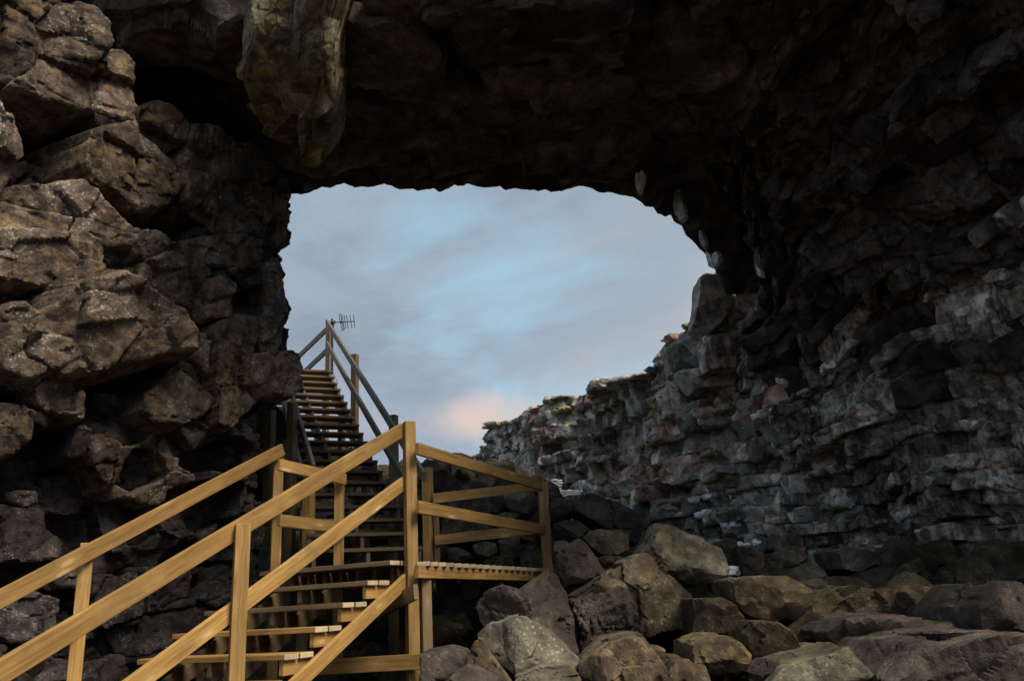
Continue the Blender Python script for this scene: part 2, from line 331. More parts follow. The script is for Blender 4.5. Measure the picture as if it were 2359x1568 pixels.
M_pale = rock_mat("skylit_pale_rock", (.42, .43, .40), (.60, .61, .57), (.72, .73, .69), lichen=0, bump=.5, streak=0, crack=0)  # light-coloured flakes, painted paler for the skylight on them
M_metal = plain_mat("dark_antenna_metal", (.035, .035, .04), .45, .6)
M_nail = plain_mat("galvanised_nail", (.6, .6, .6), .35, .8)
M_moss = plain_mat("dry_moss", (.29, .265, .15), .95, 0, .45, 30, .6)
M_snow = plain_mat("snow", (.85, .86, .9), .7, 0, .05, 12, .3)
M_grass = plain_mat("dry_grass", (.16, .12, .06), .9, 0, .3, 40, 0)

# ------------------------------------------------------------------ ground and rubble slope
def sstep(a, b, x):
    t = np.clip((x - a) / (b - a), 0, 1); return t * t * (3 - 2 * t)
def ground_z(x, y):
    x = np.asarray(x, float); y = np.asarray(y, float)
    z = -1.55 + 3.75 * sstep(8.5, 16.2, y) * (1 - sstep(-.2, 1.6, x)) + 2.5 * sstep(9.5, 18, y) * sstep(-.2, 1.6, x) + .55 * sstep(0.5, 4.5, x) * (1 - sstep(12, 16, y)) - 2.2 * sstep(18.5, 26, y)
    z = z + sstep(-.2, .9, x) * (.5 * sstep(5, 7, y) + .45 * sstep(7, 9.5, y)) * (1 - sstep(10.5, 13, y))
    z = z - .35 * np.exp(-((x + .4) ** 2 / 1.0 + (y - 8.4) ** 2 / 1.2))
    return z
def build_ground():
    s = 900.0
    V = np.array([(-s, -s, -2.6), (s, -s, -2.6), (s, s, -2.6), (-s, s, -2.6)])
    put("ground", mesh_np("ground", V, [[0, 1, 2, 3]], M_ground), kind="structure")
    xs = np.linspace(-8, 9, 140); ys = np.linspace(-9, 30, 260); X, Y = np.meshgrid(xs, ys, indexing='ij')
    P = np.stack([X.ravel(), Y.ravel(), np.zeros(X.size)], 1)
    z = ground_z(P[:, 0], P[:, 1]) + .22 * fbm(P * 1.1, 3, 5, .6)
    P[:, 2] = z; put("rubble_slope", mesh_np("rubble_slope", P, grid_faces(140, 260), M_ground), kind="structure")
build_ground()

# ------------------------------------------------------------------ left cave wall
LW_P = np.array([-2.85, 10.3, 0.0]); LW_A = np.array([.583, .8125, 0.0]); LW_N = np.array([.8125, -.583, 0.0])
LW_M = np.stack([LW_A, np.array([0, 0, 1.0]), LW_N])
HOLLOWS = []
def build_left_wall():
    # backing sheet: t runs from near (left) to the corner by the opening, then folds back outdoors
    nt_, nz_ = 150, 150; t = np.linspace(-12.0, 0.35, nt_); z = np.linspace(-2.4, 8.2, nz_)
    Tt, Zz = np.meshgrid(t, z, indexing='ij')
    base = LW_P + Tt.ravel()[:, None] * LW_A; base[:, 2] = Zz.ravel()
    o = -.75 + .20 * fbm(base * .9, 11, 5, .55) + .10 * fbm(base * 3.1, 12, 4, .6)
    for (hx, hy, rx, ry, dp) in ((415, 130, 165, 190, 1.8), (105, 320, 88, 92, 1.3), (60, 690, 90, 30, .5), (290, 880, 110, 60, .6), (572, 660, 38, 60, .6), (440, 525, 55, 26, .4), (290, 455, 45, 25, .4), (600, 980, 40, 60, .7)):
        q0 = onP(hx, hy, LW_P, LW_N); q1 = onP(hx + rx, hy, LW_P, LW_N); q2 = onP(hx, hy + ry, LW_P, LW_N); t0 = (q0 - LW_P) @ LW_A; rt0 = abs((q1 - LW_P) @ LW_A - t0); rz0 = abs(q2[2] - q0[2])
        o = o - dp * np.exp(-((np.abs(Tt.ravel() - t0) / rt0) ** 6 + (np.abs(Zz.ravel() - q0[2]) / rz0) ** 6)); HOLLOWS.append((t0, q0[2], rt0, rz0, dp))
    o = o - .5 * sstep(-.6, .35, Tt.ravel()) - .75 * sstep(2.1, 1.2, Zz.ravel() + .28 * Tt.ravel() + .6)
    base[:, 2] = np.where(Tt.ravel() < -6.8, -2.4 + (base[:, 2] + 2.4) * np.interp(Tt.ravel(), [-7.8, -6.8], [.68, 1.0]), base[:, 2])
    V = base + o[:, None] * LW_N
    V = V.reshape(nt_, nz_, 3)
    # folded return, going away behind the corner
    extra = []
    for k in range(1, 12):
        e = V[-1].copy(); e[:, 0] -= .42 * k; e[:, 1] += .10 * k; extra.append(e)
    V = np.concatenate([V, np.array(extra)], 0)
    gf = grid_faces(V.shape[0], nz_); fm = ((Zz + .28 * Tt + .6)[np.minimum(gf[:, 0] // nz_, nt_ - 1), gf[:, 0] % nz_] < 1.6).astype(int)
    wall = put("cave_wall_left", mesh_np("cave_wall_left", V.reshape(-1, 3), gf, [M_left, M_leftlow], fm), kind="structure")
    P = (0, 0, 2.8364); Q = (0, 491.4, 2.8364); R = (0, 982.8, 2.679)
    B = [  # frame, protrusion, thickness, outline
        (P, .75, .7, [(-90, -40), (240, -20), (300, 90), (240, 250), (150, 265), (-90, 245)]),
        (P, .80, .7, [(330, 60), (400, 20), (560, 80), (640, 170), (670, 300), (600, 400), (520, 380), (270, 320), (240, 260), (250, 150)]),
        (P, .68, .6, [(-90, 250), (220, 290), (190, 430), (30, 560), (-90, 560)]),
        (P, .72, .7, [(60, 570), (220, 440), (280, 340), (520, 400), (670, 420), (640, 600), (610, 730), (440, 690), (300, 660), (180, 590)]),
        (P, .70, .7, [(660, 430), (690, 350), (800, 350), (850, 430), (870, 570), (910, 690), (850, 790), (760, 770), (640, 720), (640, 560)]),
        (P, .55, .5, [(590, 770), (700, 790), (820, 800), (860, 810), (800, 880), (720, 920), (640, 860)]),
        (P, .85, .8, [(-60, 700), (0, 720), (90, 880), (140, 1000), (90, 1130), (30, 1240), (-60, 1240)]),
        (P, .60, .8, [(560, 900), (660, 890), (850, 830), (930, 860), (1100, 960), (1190, 1050), (1200, 1180), (1150, 1260), (1040, 1320), (900, 1340), (740, 1210), (600, 1200), (555, 1100)]),
        (P, .45, .6, [(910, 690), (1000, 680), (1130, 740), (1200, 850), (1190, 930), (1100, 970), (920, 800)]),
        (P, .30, .7, [(1200, 880), (1380, 880), (1500, 950), (1520, 1200), (1480, 1470), (1400, 1440), (1210, 1330), (1190, 1180)]),
        (P, .33, .7, [(1500, 950), (1700, 990), (1810, 1040), (1790, 1150), (1690, 1220), (1705, 1400), (1710, 1590), (1600, 1620), (1490, 1480), (1510, 1200)]),
        (P, .18, .5, [(640, 1210), (740, 1220), (930, 1350), (900, 1400), (760, 1330)]),
        (P, .60, .7, [(-60, 1250), (120, 1210), (540, 1200), (620, 1280), (680, 1350), (760, 1440), (860, 1530), (820, 1600), (650, 1600), (300, 1510), (100, 1500), (-60, 1400)]),
        (P, .02, .5, [(1680, 1230), (1760, 1240), (1780, 1400), (1720, 1560), (1690, 1400)]),
        (P, .00, .5, [(1790, 1240), (1905, 1255), (1893, 1400), (1875, 1570), (1800, 1620), (1770, 1420)]),
        (P, .10, .5, [(1810, 1010), (1880, 1040), (1890, 1200), (1900, 1262), (1780, 1260)]),
        (Q, .75, .8, [(-60, 110), (150, 110), (400, 130), (540, 120), (640, 190), (660, 300), (640, 430), (600, 455), (400, 460), (200, 430), (-60, 430)]),
        (Q, .35, .5, [(660, 90), (760, 60), (860, 120), (850, 230), (790, 340), (680, 280)]),
        (Q, .35, .5, [(860, 120), (1010, 130), (1090, 200), (1060, 260), (960, 330), (930, 420), (830, 400), (800, 330)]),
        (Q, .45, .6, [(930, 440), (970, 320), (1080, 270), (1240, 300), (1310, 410), (1330, 600), (1180, 560), (1050, 480)]),
        (Q, .50, .6, [(1320, 450), (1430, 430), (1525, 480), (1520, 650), (1350, 660), (1320, 580)]),
        (Q, .36, .6, [(1200, 180), (1400, 150), (1560, 130), (1705, 180), (1690, 340), (1500, 350), (1300, 310), (1250, 280)]),
        (Q, 1.20, 1.2, [(520, 480), (760, 450), (880, 500), (1040, 600), (1150, 660), (1220, 760), (1245, 890), (1120, 870), (900, 940), (700, 980), (520, 1000), (400, 960), (290, 900), (280, 720), (400, 600)]),
        (Q, .85, .8, [(-60, 640), (150, 600), (260, 680), (290, 800), (285, 1000), (250, 1090), (100, 1020), (-60, 880)]),
        (Q, .50, .6, [(230, 1120), (340, 1090), (480, 1110), (545, 1180), (540, 1260), (525, 1340), (430, 1310), (300, 1260), (230, 1190)]),
        (Q, .45, .6, [(-60, 1230), (150, 1270), (190, 1330), (180, 1480), (100, 1568), (-60, 1600)]),
        (Q, .36, .6, [(1400, 740), (1530, 690), (1680, 690), (1690, 800), (1650, 920), (1640, 1080), (1700, 1200), (1600, 1280), (1500, 1370), (1420, 1340), (1430, 1180), (1410, 950)]),
        (Q, .30, .6, [(1690, 690), (1850, 680), (1860, 830), (1830, 910), (1700, 910)]),
        (Q, .48, .7, [(1660, 930), (1850, 910), (1925, 955), (1960, 1060), (1992, 1150), (1920, 1200), (1800, 1180), (1700, 1220), (1640, 1080)]),
        (Q, .16, .5, [(1700, 320), (1800, 285), (1850, 370), (1880, 530), (1910, 620), (1890, 710), (1820, 730), (1740, 690), (1730, 540), (1700, 440)]),
        (Q, .10, .5, [(1840, 755), (1897, 760), (1890, 920), (1840, 920)]),
        (Q, .30, .6, [(1080, 1060), (1150, 990), (1220, 1060), (1310, 1140), (1400, 1220), (1300, 1320), (1150, 1370), (1000, 1350), (950, 1280), (960, 1180)]),
        (Q, .18, .5, [(1200, 760), (1350, 800), (1400, 900), (1400, 1050), (1300, 1000), (1240, 900)]),
        (Q, .40, .4, [(980, 480), (1100, 530), (1220, 575), (1100, 610), (1010, 580)]),
        (Q, .28, .4, [(670, 290), (760, 340), (760, 460), (690, 440)]),
        (Q, .20, .5, [(480, 1400), (590, 1430), (580, 1568), (470, 1568)]),
        (R, .45, .4, [(60, 410), (150, 385), (210, 400), (230, 450), (140, 490), (70, 460)]),
        (R, .30, .6, [(-60, 520), (120, 480), (260, 520), (280, 620), (400, 700), (350, 800), (-60, 820)]),
        (R, .10, .5, [(280, 330), (440, 300), (520, 420), (480, 540), (330, 530), (250, 460)]),
        (R, .10, .5, [(960, 430), (1100, 370), (1350, 380), (1330, 560), (1280, 680), (1100, 700), (950, 600)]),
        (R, .12, .5, [(1000, 250), (1150, 100), (1320, 120), (1430, 210), (1300, 330), (1050, 290)]),
        (R, .16, .5, [(1420, 220), (1540, 110), (1650, 200), (1650, 330), (1500, 370), (1400, 330)]),
        (R, .05, .5, [(700, 180), (850, 160), (900, 330), (760, 420), (640, 330)]),
        (R, .10, .5, [(1240, 1060), (1300, 950), (1420, 980), (1420, 1090), (1340, 1110)]),
        (R, .00, .5, [(560, 950), (700, 930), (900, 1000), (860, 1200), (640, 1230), (540, 1100)]),
        (R, .05, .5, [(0, 1050), (180, 1000), (330, 1080), (300, 1300), (80, 1330), (-60, 1200)]),
        # the pillar of rock hanging beside the roof
        (P, .30, .5, [(1860, 990), (1960, 960), (2030, 1020), (2030, 1130), (1960, 1130), (1890, 1060)]),
        (P, .20, .5, [(2030, 960), (2160, 900), (2260, 950), (2230, 1040), (2060, 1120)]),
    ]
    res = .0215; tg = np.arange(-6.3, .12, res); zg = np.arange(-2.0, 7.2, res); nu, nv = len(tg), len(zg)
    Tg, Zg = np.meshgrid(tg, zg, indexing='ij'); G0 = np.stack([Tg.ravel(), Zg.ravel(), np.zeros(Tg.size)], 1)
    wt = Tg.ravel() + .035 * fbm(G0 * 4.2, 301, 3, .6); wz = Zg.ravel() + .035 * fbm(G0 * 4.2 + 50, 302, 3, .6)
    lab = np.full(Tg.size, -1); info = {}; rs = np.random.RandomState(5); low_set = set()
    for i, (fr, p, T, pts) in enumerate(B):
        if isinstance(T, str): continue
        px = conv(fr, pts); p = .18 + .52 * p
        W3 = np.array([onP(x, y, LW_P + (p - (.5 if fr is R else 0)) * LW_N, LW_N) for x, y in px]); pt = (W3 - LW_P) @ LW_A; pz = W3[:, 2]
        if max(x for x, y in px) < 640: pt = pt.mean() + (pt - pt.mean()) * 1.09; pz = pz.mean() + (pz - pz.mean()) * 1.09
        ins = np.zeros(Tg.size, bool); n = len(pt)
        for a in range(n):
            x0, y0, x1, y1 = pt[a], pz[a], pt[(a + 1) % n], pz[(a + 1) % n]
            if y0 == y1: continue
            ins ^= ((y0 > wz) != (y1 > wz)) & (wt < (x1 - x0) * (wz - y0) / (y1 - y0) + x0)
        pp = p - .5 if fr is R else p
        new = ins & ((lab < 0) | (np.array([info[l][0] if l in info else -9 for l in range(len(B))] + [-9])[lab] < pp)); lab[new] = i
        info[i] = (pp, rs.normal(scale=.16) * res, (rs.normal(scale=.14) + .10) * res, (pt.mean() - tg[0]) / res, (pz.mean() - zg[0]) / res)
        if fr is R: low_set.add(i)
    ns = 620; sd = np.stack([rs.uniform(-6.4, .2, ns), rs.uniform(-2.1, 7.3, ns)], 1); un = np.nonzero(lab < 0)[0]; best = np.full(len(un), 1e9); arg = np.zeros(len(un), int); an = rs.uniform(.7, 1.8, ns)
    for q in range(ns):
        d = ((wt[un] - sd[q, 0]) / an[q]) ** 2 + ((wz[un] - sd[q, 1])) ** 2; m = d < best; best[m] = d[m]; arg[m] = q
    lab[un] = 1000 + arg
    pf = fbm(np.stack([sd[:, 0] * .9, sd[:, 1] * 1.2, sd[:, 0] * 0], 1), 303, 3)
    for q in range(ns):
        t, z = sd[q]; p = .14 + .30 * pf[q] + rs.normal(scale=.08)
        for h in HOLLOWS:
            if abs(t - h[0]) < h[2] and abs(z - h[1]) < h[3]: p -= h[4]
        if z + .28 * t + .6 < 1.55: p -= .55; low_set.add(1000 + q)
        if t > -.45: p = min(p, .05)
        info[1000 + q] = (p, rs.normal(scale=.22) * res, (rs.normal(scale=.2) + .05) * res, (t - tg[0]) / res, (z - zg[0]) / res)
    # the silhouette beside the opening: drop what would stick out past the traced edge
    edge = np.array([conv(P, [(1895, 1255)])[0], conv(P, [(1893, 1400)])[0], conv(Q, [(1875, 190)])[0], conv(Q, [(1800, 280)])[0], conv(Q, [(1850, 370)])[0], conv(Q, [(1885, 530)])[0], conv(Q, [(1910, 640)])[0], conv(Q, [(1880, 715)])[0], conv(Q, [(1850, 745)])[0], conv(Q, [(1893, 760)])[0], conv(Q, [(1893, 920)])[0], conv(Q, [(1930, 960)])[0], conv(Q, [(1992, 1150)])[0], conv(Q, [(1920, 1205)])[0], conv(Q, [(1780, 1260)])[0], conv(Q, [(1690, 1300)])[0], conv(Q, [(1690, 1700)])[0]])
    hv = np.array([info[l][0] for l in lab]); W = LW_P + wt[:, None] * LW_A + hv[:, None] * LW_N; W[:, 2] = wz; d_ = W @ fw; sx = 1179 + FPX * (W @ CR) / d_; sy = 784 - FPX * (W @ CU) / d_
    lim = np.interp(sy, edge[:, 1], edge[:, 0], left=668, right=600); lab[(sx > lim + 1.5 * np.sin(sy * .31))] = -1
    FL = lab.reshape(nu, nv)[:-1, :-1]
    jt = G0.copy(); jt[:, 0] = Tg.ravel() + res * .2 * vn(G0 * 60, 5); jt[:, 1] = Zg.ravel() + res * .2 * vn(G0 * 60 + 9, 6)
    GP = LW_P + jt[:, :1] * LW_A; GP[:, 2] = jt[:, 1]
    ex = subcrack(wt + .2 * wz, wz * 1.25 - .25 * wt, .52, 11, .06, .16, .04, .016) + subcrack(wt, wz * 1.3, .20, 12, .010, .14, .010, .010)
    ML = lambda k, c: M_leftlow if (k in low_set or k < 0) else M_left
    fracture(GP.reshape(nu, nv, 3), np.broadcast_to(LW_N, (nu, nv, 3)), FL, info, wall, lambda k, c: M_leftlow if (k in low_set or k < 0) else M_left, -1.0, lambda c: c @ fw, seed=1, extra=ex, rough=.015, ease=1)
    # the rib of broken rock running from the roof to the corner of the opening
    ro = [(585, -70), (806, -70), (806, 60), (798, 200), (784, 270), (762, 300), (735, 318), (708, 304), (702, 284), (640, 232), (600, 150), (584, 80)]
    gx = np.arange(575, 815, 2.0); gy = np.arange(-72, 412, 2.0); GX, GY = np.meshgrid(gx, gy, indexing='ij'); X_ = GX.ravel(); Y_ = GY.ravel(); g3 = np.stack([X_ / 60, Y_ / 60, X_ * 0], 1)
    wx = X_ + 7 * fbm(g3, 320, 3, .6); wy = Y_ + 7 * fbm(g3 + 20, 321, 3, .6); ins = np.zeros(len(X_), bool)
    for a in range(len(ro)):
        (x0, y0), (x1, y1) = ro[a], ro[(a + 1) % len(ro)]
        if y0 != y1: ins ^= ((y0 > wy) != (y1 > wy)) & (wx < (x1 - x0) * (wy - y0) / (y1 - y0) + x0)
    dpt = 6.45 + 2.9 * np.clip(Y_ / 410, 0, 1) ** 2.4 + .75 * np.clip((X_ - 745) / 50, 0, 1) ** 2
    G = np.array([onY(x, y, d) for x, y, d in zip(X_, Y_, dpt)]); nn = np.broadcast_to(np.array([.42, -.88, .22]) / np.linalg.norm([.42, -.88, .22]), G.shape)
    sdx = rs.uniform(575, 815, 14); sdy = rs.uniform(-80, 420, 14); dd = np.hypot((wx[:, None] - sdx) * 1.25 + .25 * (wy[:, None] - sdy), (wy[:, None] - sdy) * .8); lb = np.where(ins, dd.argmin(1), -1)
    inf = {q: (.02 + rs.normal(scale=.16), rs.normal(scale=.0022), rs.normal(scale=.002), (sdx[q] - gx[0]) / 2, (sdy[q] - gy[0]) / 2) for q in range(14)}
    fracture(G.reshape(len(gx), len(gy), 3), nn.reshape(len(gx), len(gy), 3), lb.reshape(len(gx), len(gy))[:-1, :-1], inf, wall, lambda k, c: M_rib, -.5, lambda c: c @ fw, seed=9, extra=subcrack(wx / 160, wy / 160, .22, 31, .03, .15, .02, .01), rough=.012, ease=1)
    # ledge above the picture that keeps the hollow dark
    c = LW_P + -2.3 * LW_A + .0 * LW_N; c[2] = 7.15
    V, Fc = rock_verts(c, LW_M, (1.6, 1.0), ext=(1.9, .42), nfac=6, amp=.05, seed=77, sub=5)
    put("rock_block", mesh_np("rock_block", V - c, Fc, M_left), wall, c)
build_left_wall()

# ------------------------------------------------------------------ roof of the cave with its ragged lip
RW = np.array([(7.4, -9), (7.3, 3), (6.6, 7), (5.6, 10.5), (4.15, 13.6), (2.6, 16.6), (.9, 19.6), (-.75, 22.4), (-1.7, 24.0)], float)     # plan of the right wall
_ds = np.r_[0, np.cumsum(np.linalg.norm(np.diff(RW, axis=0), axis=1))]
def rw_at(s):
    s = np.atleast_1d(s); x = np.interp(s, _ds, RW[:, 0]); y = np.interp(s, _ds, RW[:, 1])
    e = .6; s = np.clip(s, e + .01, _ds[-1] - e - .01); tx = np.interp(s + e, _ds, RW[:, 0]) - np.interp(s - e, _ds, RW[:, 0]); ty = np.interp(s + e, _ds, RW[:, 1]) - np.interp(s - e, _ds, RW[:, 1])
    l = np.hypot(tx, ty); return np.stack([x, y], 1), np.stack([tx / l, ty / l], 1)
def rw_x(y): return np.interp(y, RW[:, 1], RW[:, 0])
def build_roof():
    Z3 = (614.2, 215.0, 2.1336)
    lip = conv(Z3, [(20, 500), (60, 505), (120, 495), (200, 495), (270, 460), (310, 465), (380, 440), (430, 462), (520, 460), (590, 442), (650, 475), (720, 470), (740, 480), (820, 468), (850, 487), (890, 470), (925, 450), (960, 458), (985, 443), (1050, 463), (1145, 458), (1175, 480), (1210, 468), (1290, 478), (1315, 473), (1335, 483), (1370, 475), (1400, 487), (1440, 483), (1500, 465), (1550, 455), (1590, 465), (1630, 488), (1690, 487), (1750, 500), (1800, 510), (1840, 535), (1860, 555), (1900, 562), (1920, 590), (1960, 605), (1985, 600), (2000, 630), (2040, 655), (2060, 700), (2090, 721)])
    lip = [(520, 452), (600, 450)] + lip + [(1610, 572), (1628, 590), (1641, 612), (1655, 640), (1672, 680)]
    lx = np.array([p[0] for p in lip]); ly = np.array([p[1] for p in lip])
    xs = np.unique(np.r_[np.linspace(520, 1672, 330), lx]); ys = np.interp(xs, lx, ly) + 2.2 * fbm(np.stack([xs / 9, xs * 0, xs * 0], 1), 55, 3, .6)
    Yl = np.interp(xs, [520, 700, 1310, 1500, 1640, 1672], [10.6, 10.5, 11.1, 11.7, 12.9, 13.2])
    L3 = np.array([onY(x, y, Y) for x, y, Y in zip(xs, ys, Yl)])
    nb = 240; n = len(xs); rows = []; r0 = np.random.RandomState(4); nq = 330; RSD = np.stack([r0.uniform(-4.5, 7, nq), r0.uniform(4.8, 13.3, nq), r0.normal(scale=.11, size=nq), r0.uniform(.8, 2.2, nq), r0.normal(size=nq), r0.normal(size=nq)], 1)
    back_y = np.interp(L3[:, 0], [-3, -1.2, 0, 3.5], [7.4, 7.1, 6.4, 5.2])
    u = np.linspace(0, 1, n); xb = np.interp(u, [0, .5, 1], [-4.4, .6, 7.1])
    for k in range(nb):
        f = k / (nb - 1)
        X = L3[:, 0] * (1 - f) + xb * f; Y = L3[:, 1] * (1 - f) + back_y * f
        xe = np.linspace(0, 1, 61)[1:]; ye = float(Y[-1]); X = np.r_[X, X[-1] + (max(rw_x(ye) + .8, X[-1] + .4) - X[-1]) * xe]; Y = np.r_[Y, np.full(60, ye)]; lz = np.r_[L3[:, 2], np.full(60, L3[-1, 2])]
        s = (X - (rw_x(Y) - 2.6)) / 2.6
        Zt = 5.95 + .35 * f - .30 * np.exp(-((f - .24) / .10) ** 2) * (s < .2) + .14 * sstep(.3, .8, s) * fbm(np.stack([X * .9, Y * .9, X * 0], 1), 47, 3) - .35 * np.clip(s, 0, 1.12) ** 2
        g = sstep(0, .16, f); Z = lz * (1 - g) + Zt * g
        P = np.stack([X, Y, Z], 1)
        d = .10 * fbm(P * np.array([1.1, 1.6, 1]), 21, 5, .6) + .17 * (1 - 2.0 * np.abs(fbm(P * np.array([.7, 1.2, 1.0]) + 9, 31, 4, .5)))
        qx = X + .12 * fbm(P * 3, 44, 3, .6); qy = Y + .12 * fbm(P * 3 + 8, 45, 3, .6); dd = np.hypot((qx[:, None] - RSD[None, :, 0]) / RSD[None, :, 3], qy[:, None] - RSD[None, :, 1]); ai = dd.argmin(1)
        st = RSD[ai, 2] + .25 * RSD[ai, 4] * (qx - RSD[ai, 0]) + .25 * RSD[ai, 5] * (qy - RSD[ai, 1])
        P[:, 2] += (d + st) * min(1, f / .05) * (1 - .0)
        rows.append(P)
    V = np.array(rows); n += 60                                   # nb x n
    top = V[0].copy(); outer = []
    for k in range(1, 13):
        t = top.copy(); t[:, 2] += .2 * k; t[:, 1] += .02 * k + .12 * fbm(t * 2.0, 51, 4, .6); outer.append(t)
    V = np.concatenate([np.array(outer)[::-1], V], 0)
    bk = []
    for k in range(1, 7):
        t = V[-1].copy(); t[:, 2] += .2 * k; t[:, 1] -= .02 * k; bk.append(t)
    V = np.concatenate([V, np.array(bk)], 0)
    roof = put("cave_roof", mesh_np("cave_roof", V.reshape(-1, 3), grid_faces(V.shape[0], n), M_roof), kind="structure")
    # slabs hanging from the roof
    rs = np.random.RandomState(8)
    for i in range(190):
        x = rs.uniform(-2.6, 6.2); y = rs.uniform(7.0, 11.6); s = (x - (rw_x(y) - 2.6)) / 2.6
        z = 6.08
        if s > .05: continue
        if y > 10.1 + .35 * max(0, x) or x > rw_x(y) - .3: continue
        L = rs.uniform(.22, .75); W_ = L * rs.uniform(.4, .8); a = rs.normal(scale=.5); tilt = rs.normal(scale=.16, size=2) + np.array([0, -.55 * max(0, s)])
        nrm = np.array([tilt[1], tilt[0], -1.0]); nrm /= np.linalg.norm(nrm); ax = np.array([math.cos(a), math.sin(a), 0]); ax -= nrm * (ax @ nrm); ax /= np.linalg.norm(ax); ay = np.cross(nrm, ax)
        c = np.array([x, y, z + .05 + rs.uniform(-.12, .10)])
        V, Fc = rock_verts(c, np.stack([ax, ay, nrm]), .17, ext=(L, W_), nfac=6, amp=.08, seed=1500 + i, sub=3 if L < .4 else 4, facmin=.6)
        put("rock_slab", mesh_np("rock_slab", V - c, Fc, M_roof), roof, c)
    # flakes by the right of the lip, skylight painted on as pale colour
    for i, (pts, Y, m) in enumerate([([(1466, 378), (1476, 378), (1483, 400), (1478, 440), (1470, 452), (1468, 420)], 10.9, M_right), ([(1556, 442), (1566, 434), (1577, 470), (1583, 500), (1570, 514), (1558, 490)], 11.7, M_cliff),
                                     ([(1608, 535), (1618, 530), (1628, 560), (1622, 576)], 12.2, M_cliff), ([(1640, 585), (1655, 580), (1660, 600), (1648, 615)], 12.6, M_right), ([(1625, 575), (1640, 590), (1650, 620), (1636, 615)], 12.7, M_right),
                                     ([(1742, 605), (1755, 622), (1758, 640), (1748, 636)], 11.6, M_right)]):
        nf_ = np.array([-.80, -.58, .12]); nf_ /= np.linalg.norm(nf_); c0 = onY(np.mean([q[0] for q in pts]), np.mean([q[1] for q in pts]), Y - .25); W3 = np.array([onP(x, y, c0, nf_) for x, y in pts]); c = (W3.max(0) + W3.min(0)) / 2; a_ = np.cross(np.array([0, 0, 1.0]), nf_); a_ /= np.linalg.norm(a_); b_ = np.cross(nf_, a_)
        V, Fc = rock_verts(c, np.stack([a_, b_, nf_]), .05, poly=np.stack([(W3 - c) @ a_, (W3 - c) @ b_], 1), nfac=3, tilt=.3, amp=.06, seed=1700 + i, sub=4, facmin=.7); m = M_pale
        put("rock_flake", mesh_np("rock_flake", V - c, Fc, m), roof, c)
    return roof
ROOF = build_roof()

# ------------------------------------------------------------------ right cave wall and the cliff it runs into outdoors
SK = (1044.0, 737.0, 3.191)
skyline = conv(SK, [(45, 1130), (170, 1020), (240, 800), (300, 770), (430, 740), (530, 655), (650, 640), (720, 580), (870, 570), (1070, 545), (1150, 480), (1270, 440), (1420, 400), (1500, 370), (1530, 300), (1600, 200), (1760, 40)])
def cliff_top():
    ss = []; zz = []
    for (x, y) in skyline:
        best = None
        for s in np.linspace(_ds[4] - .5, _ds[-1] - .4, 400):
            P = rw_at(s)[0][0]; d = ray(x, y)
            e = abs(P[0] / P[1] - d[0] / d[1])
            if best is None or e < best[0]: best = (e, s, d[2] / d[1] * P[1])
        ss.append(best[1]); zz.append(best[2])
    o = np.argsort(ss); return np.array(ss)[o], np.array(zz)[o]
CT_S, CT_Z = cliff_top()
S_RIM = _ds[4] - .55                       # where the roof ends along the wall
def top_z(s): return np.interp(s, np.r_[0, _ds[1], _ds[2], _ds[3], S_RIM, S_RIM + .3, CT_S], np.r_[2.4, 2.6, 6.3, 6.3, 5.6, 5.0, CT_Z])
def vault(s, z):                           # the wall leans in under the roof
    k = 1 - sstep(S_RIM - .6, S_RIM + .2, s); return k * (1.15 * sstep(.7, 4.6, z) + .4 * sstep(3.0, 5.5, z)) - .25 * sstep(.6, -1.5, z)
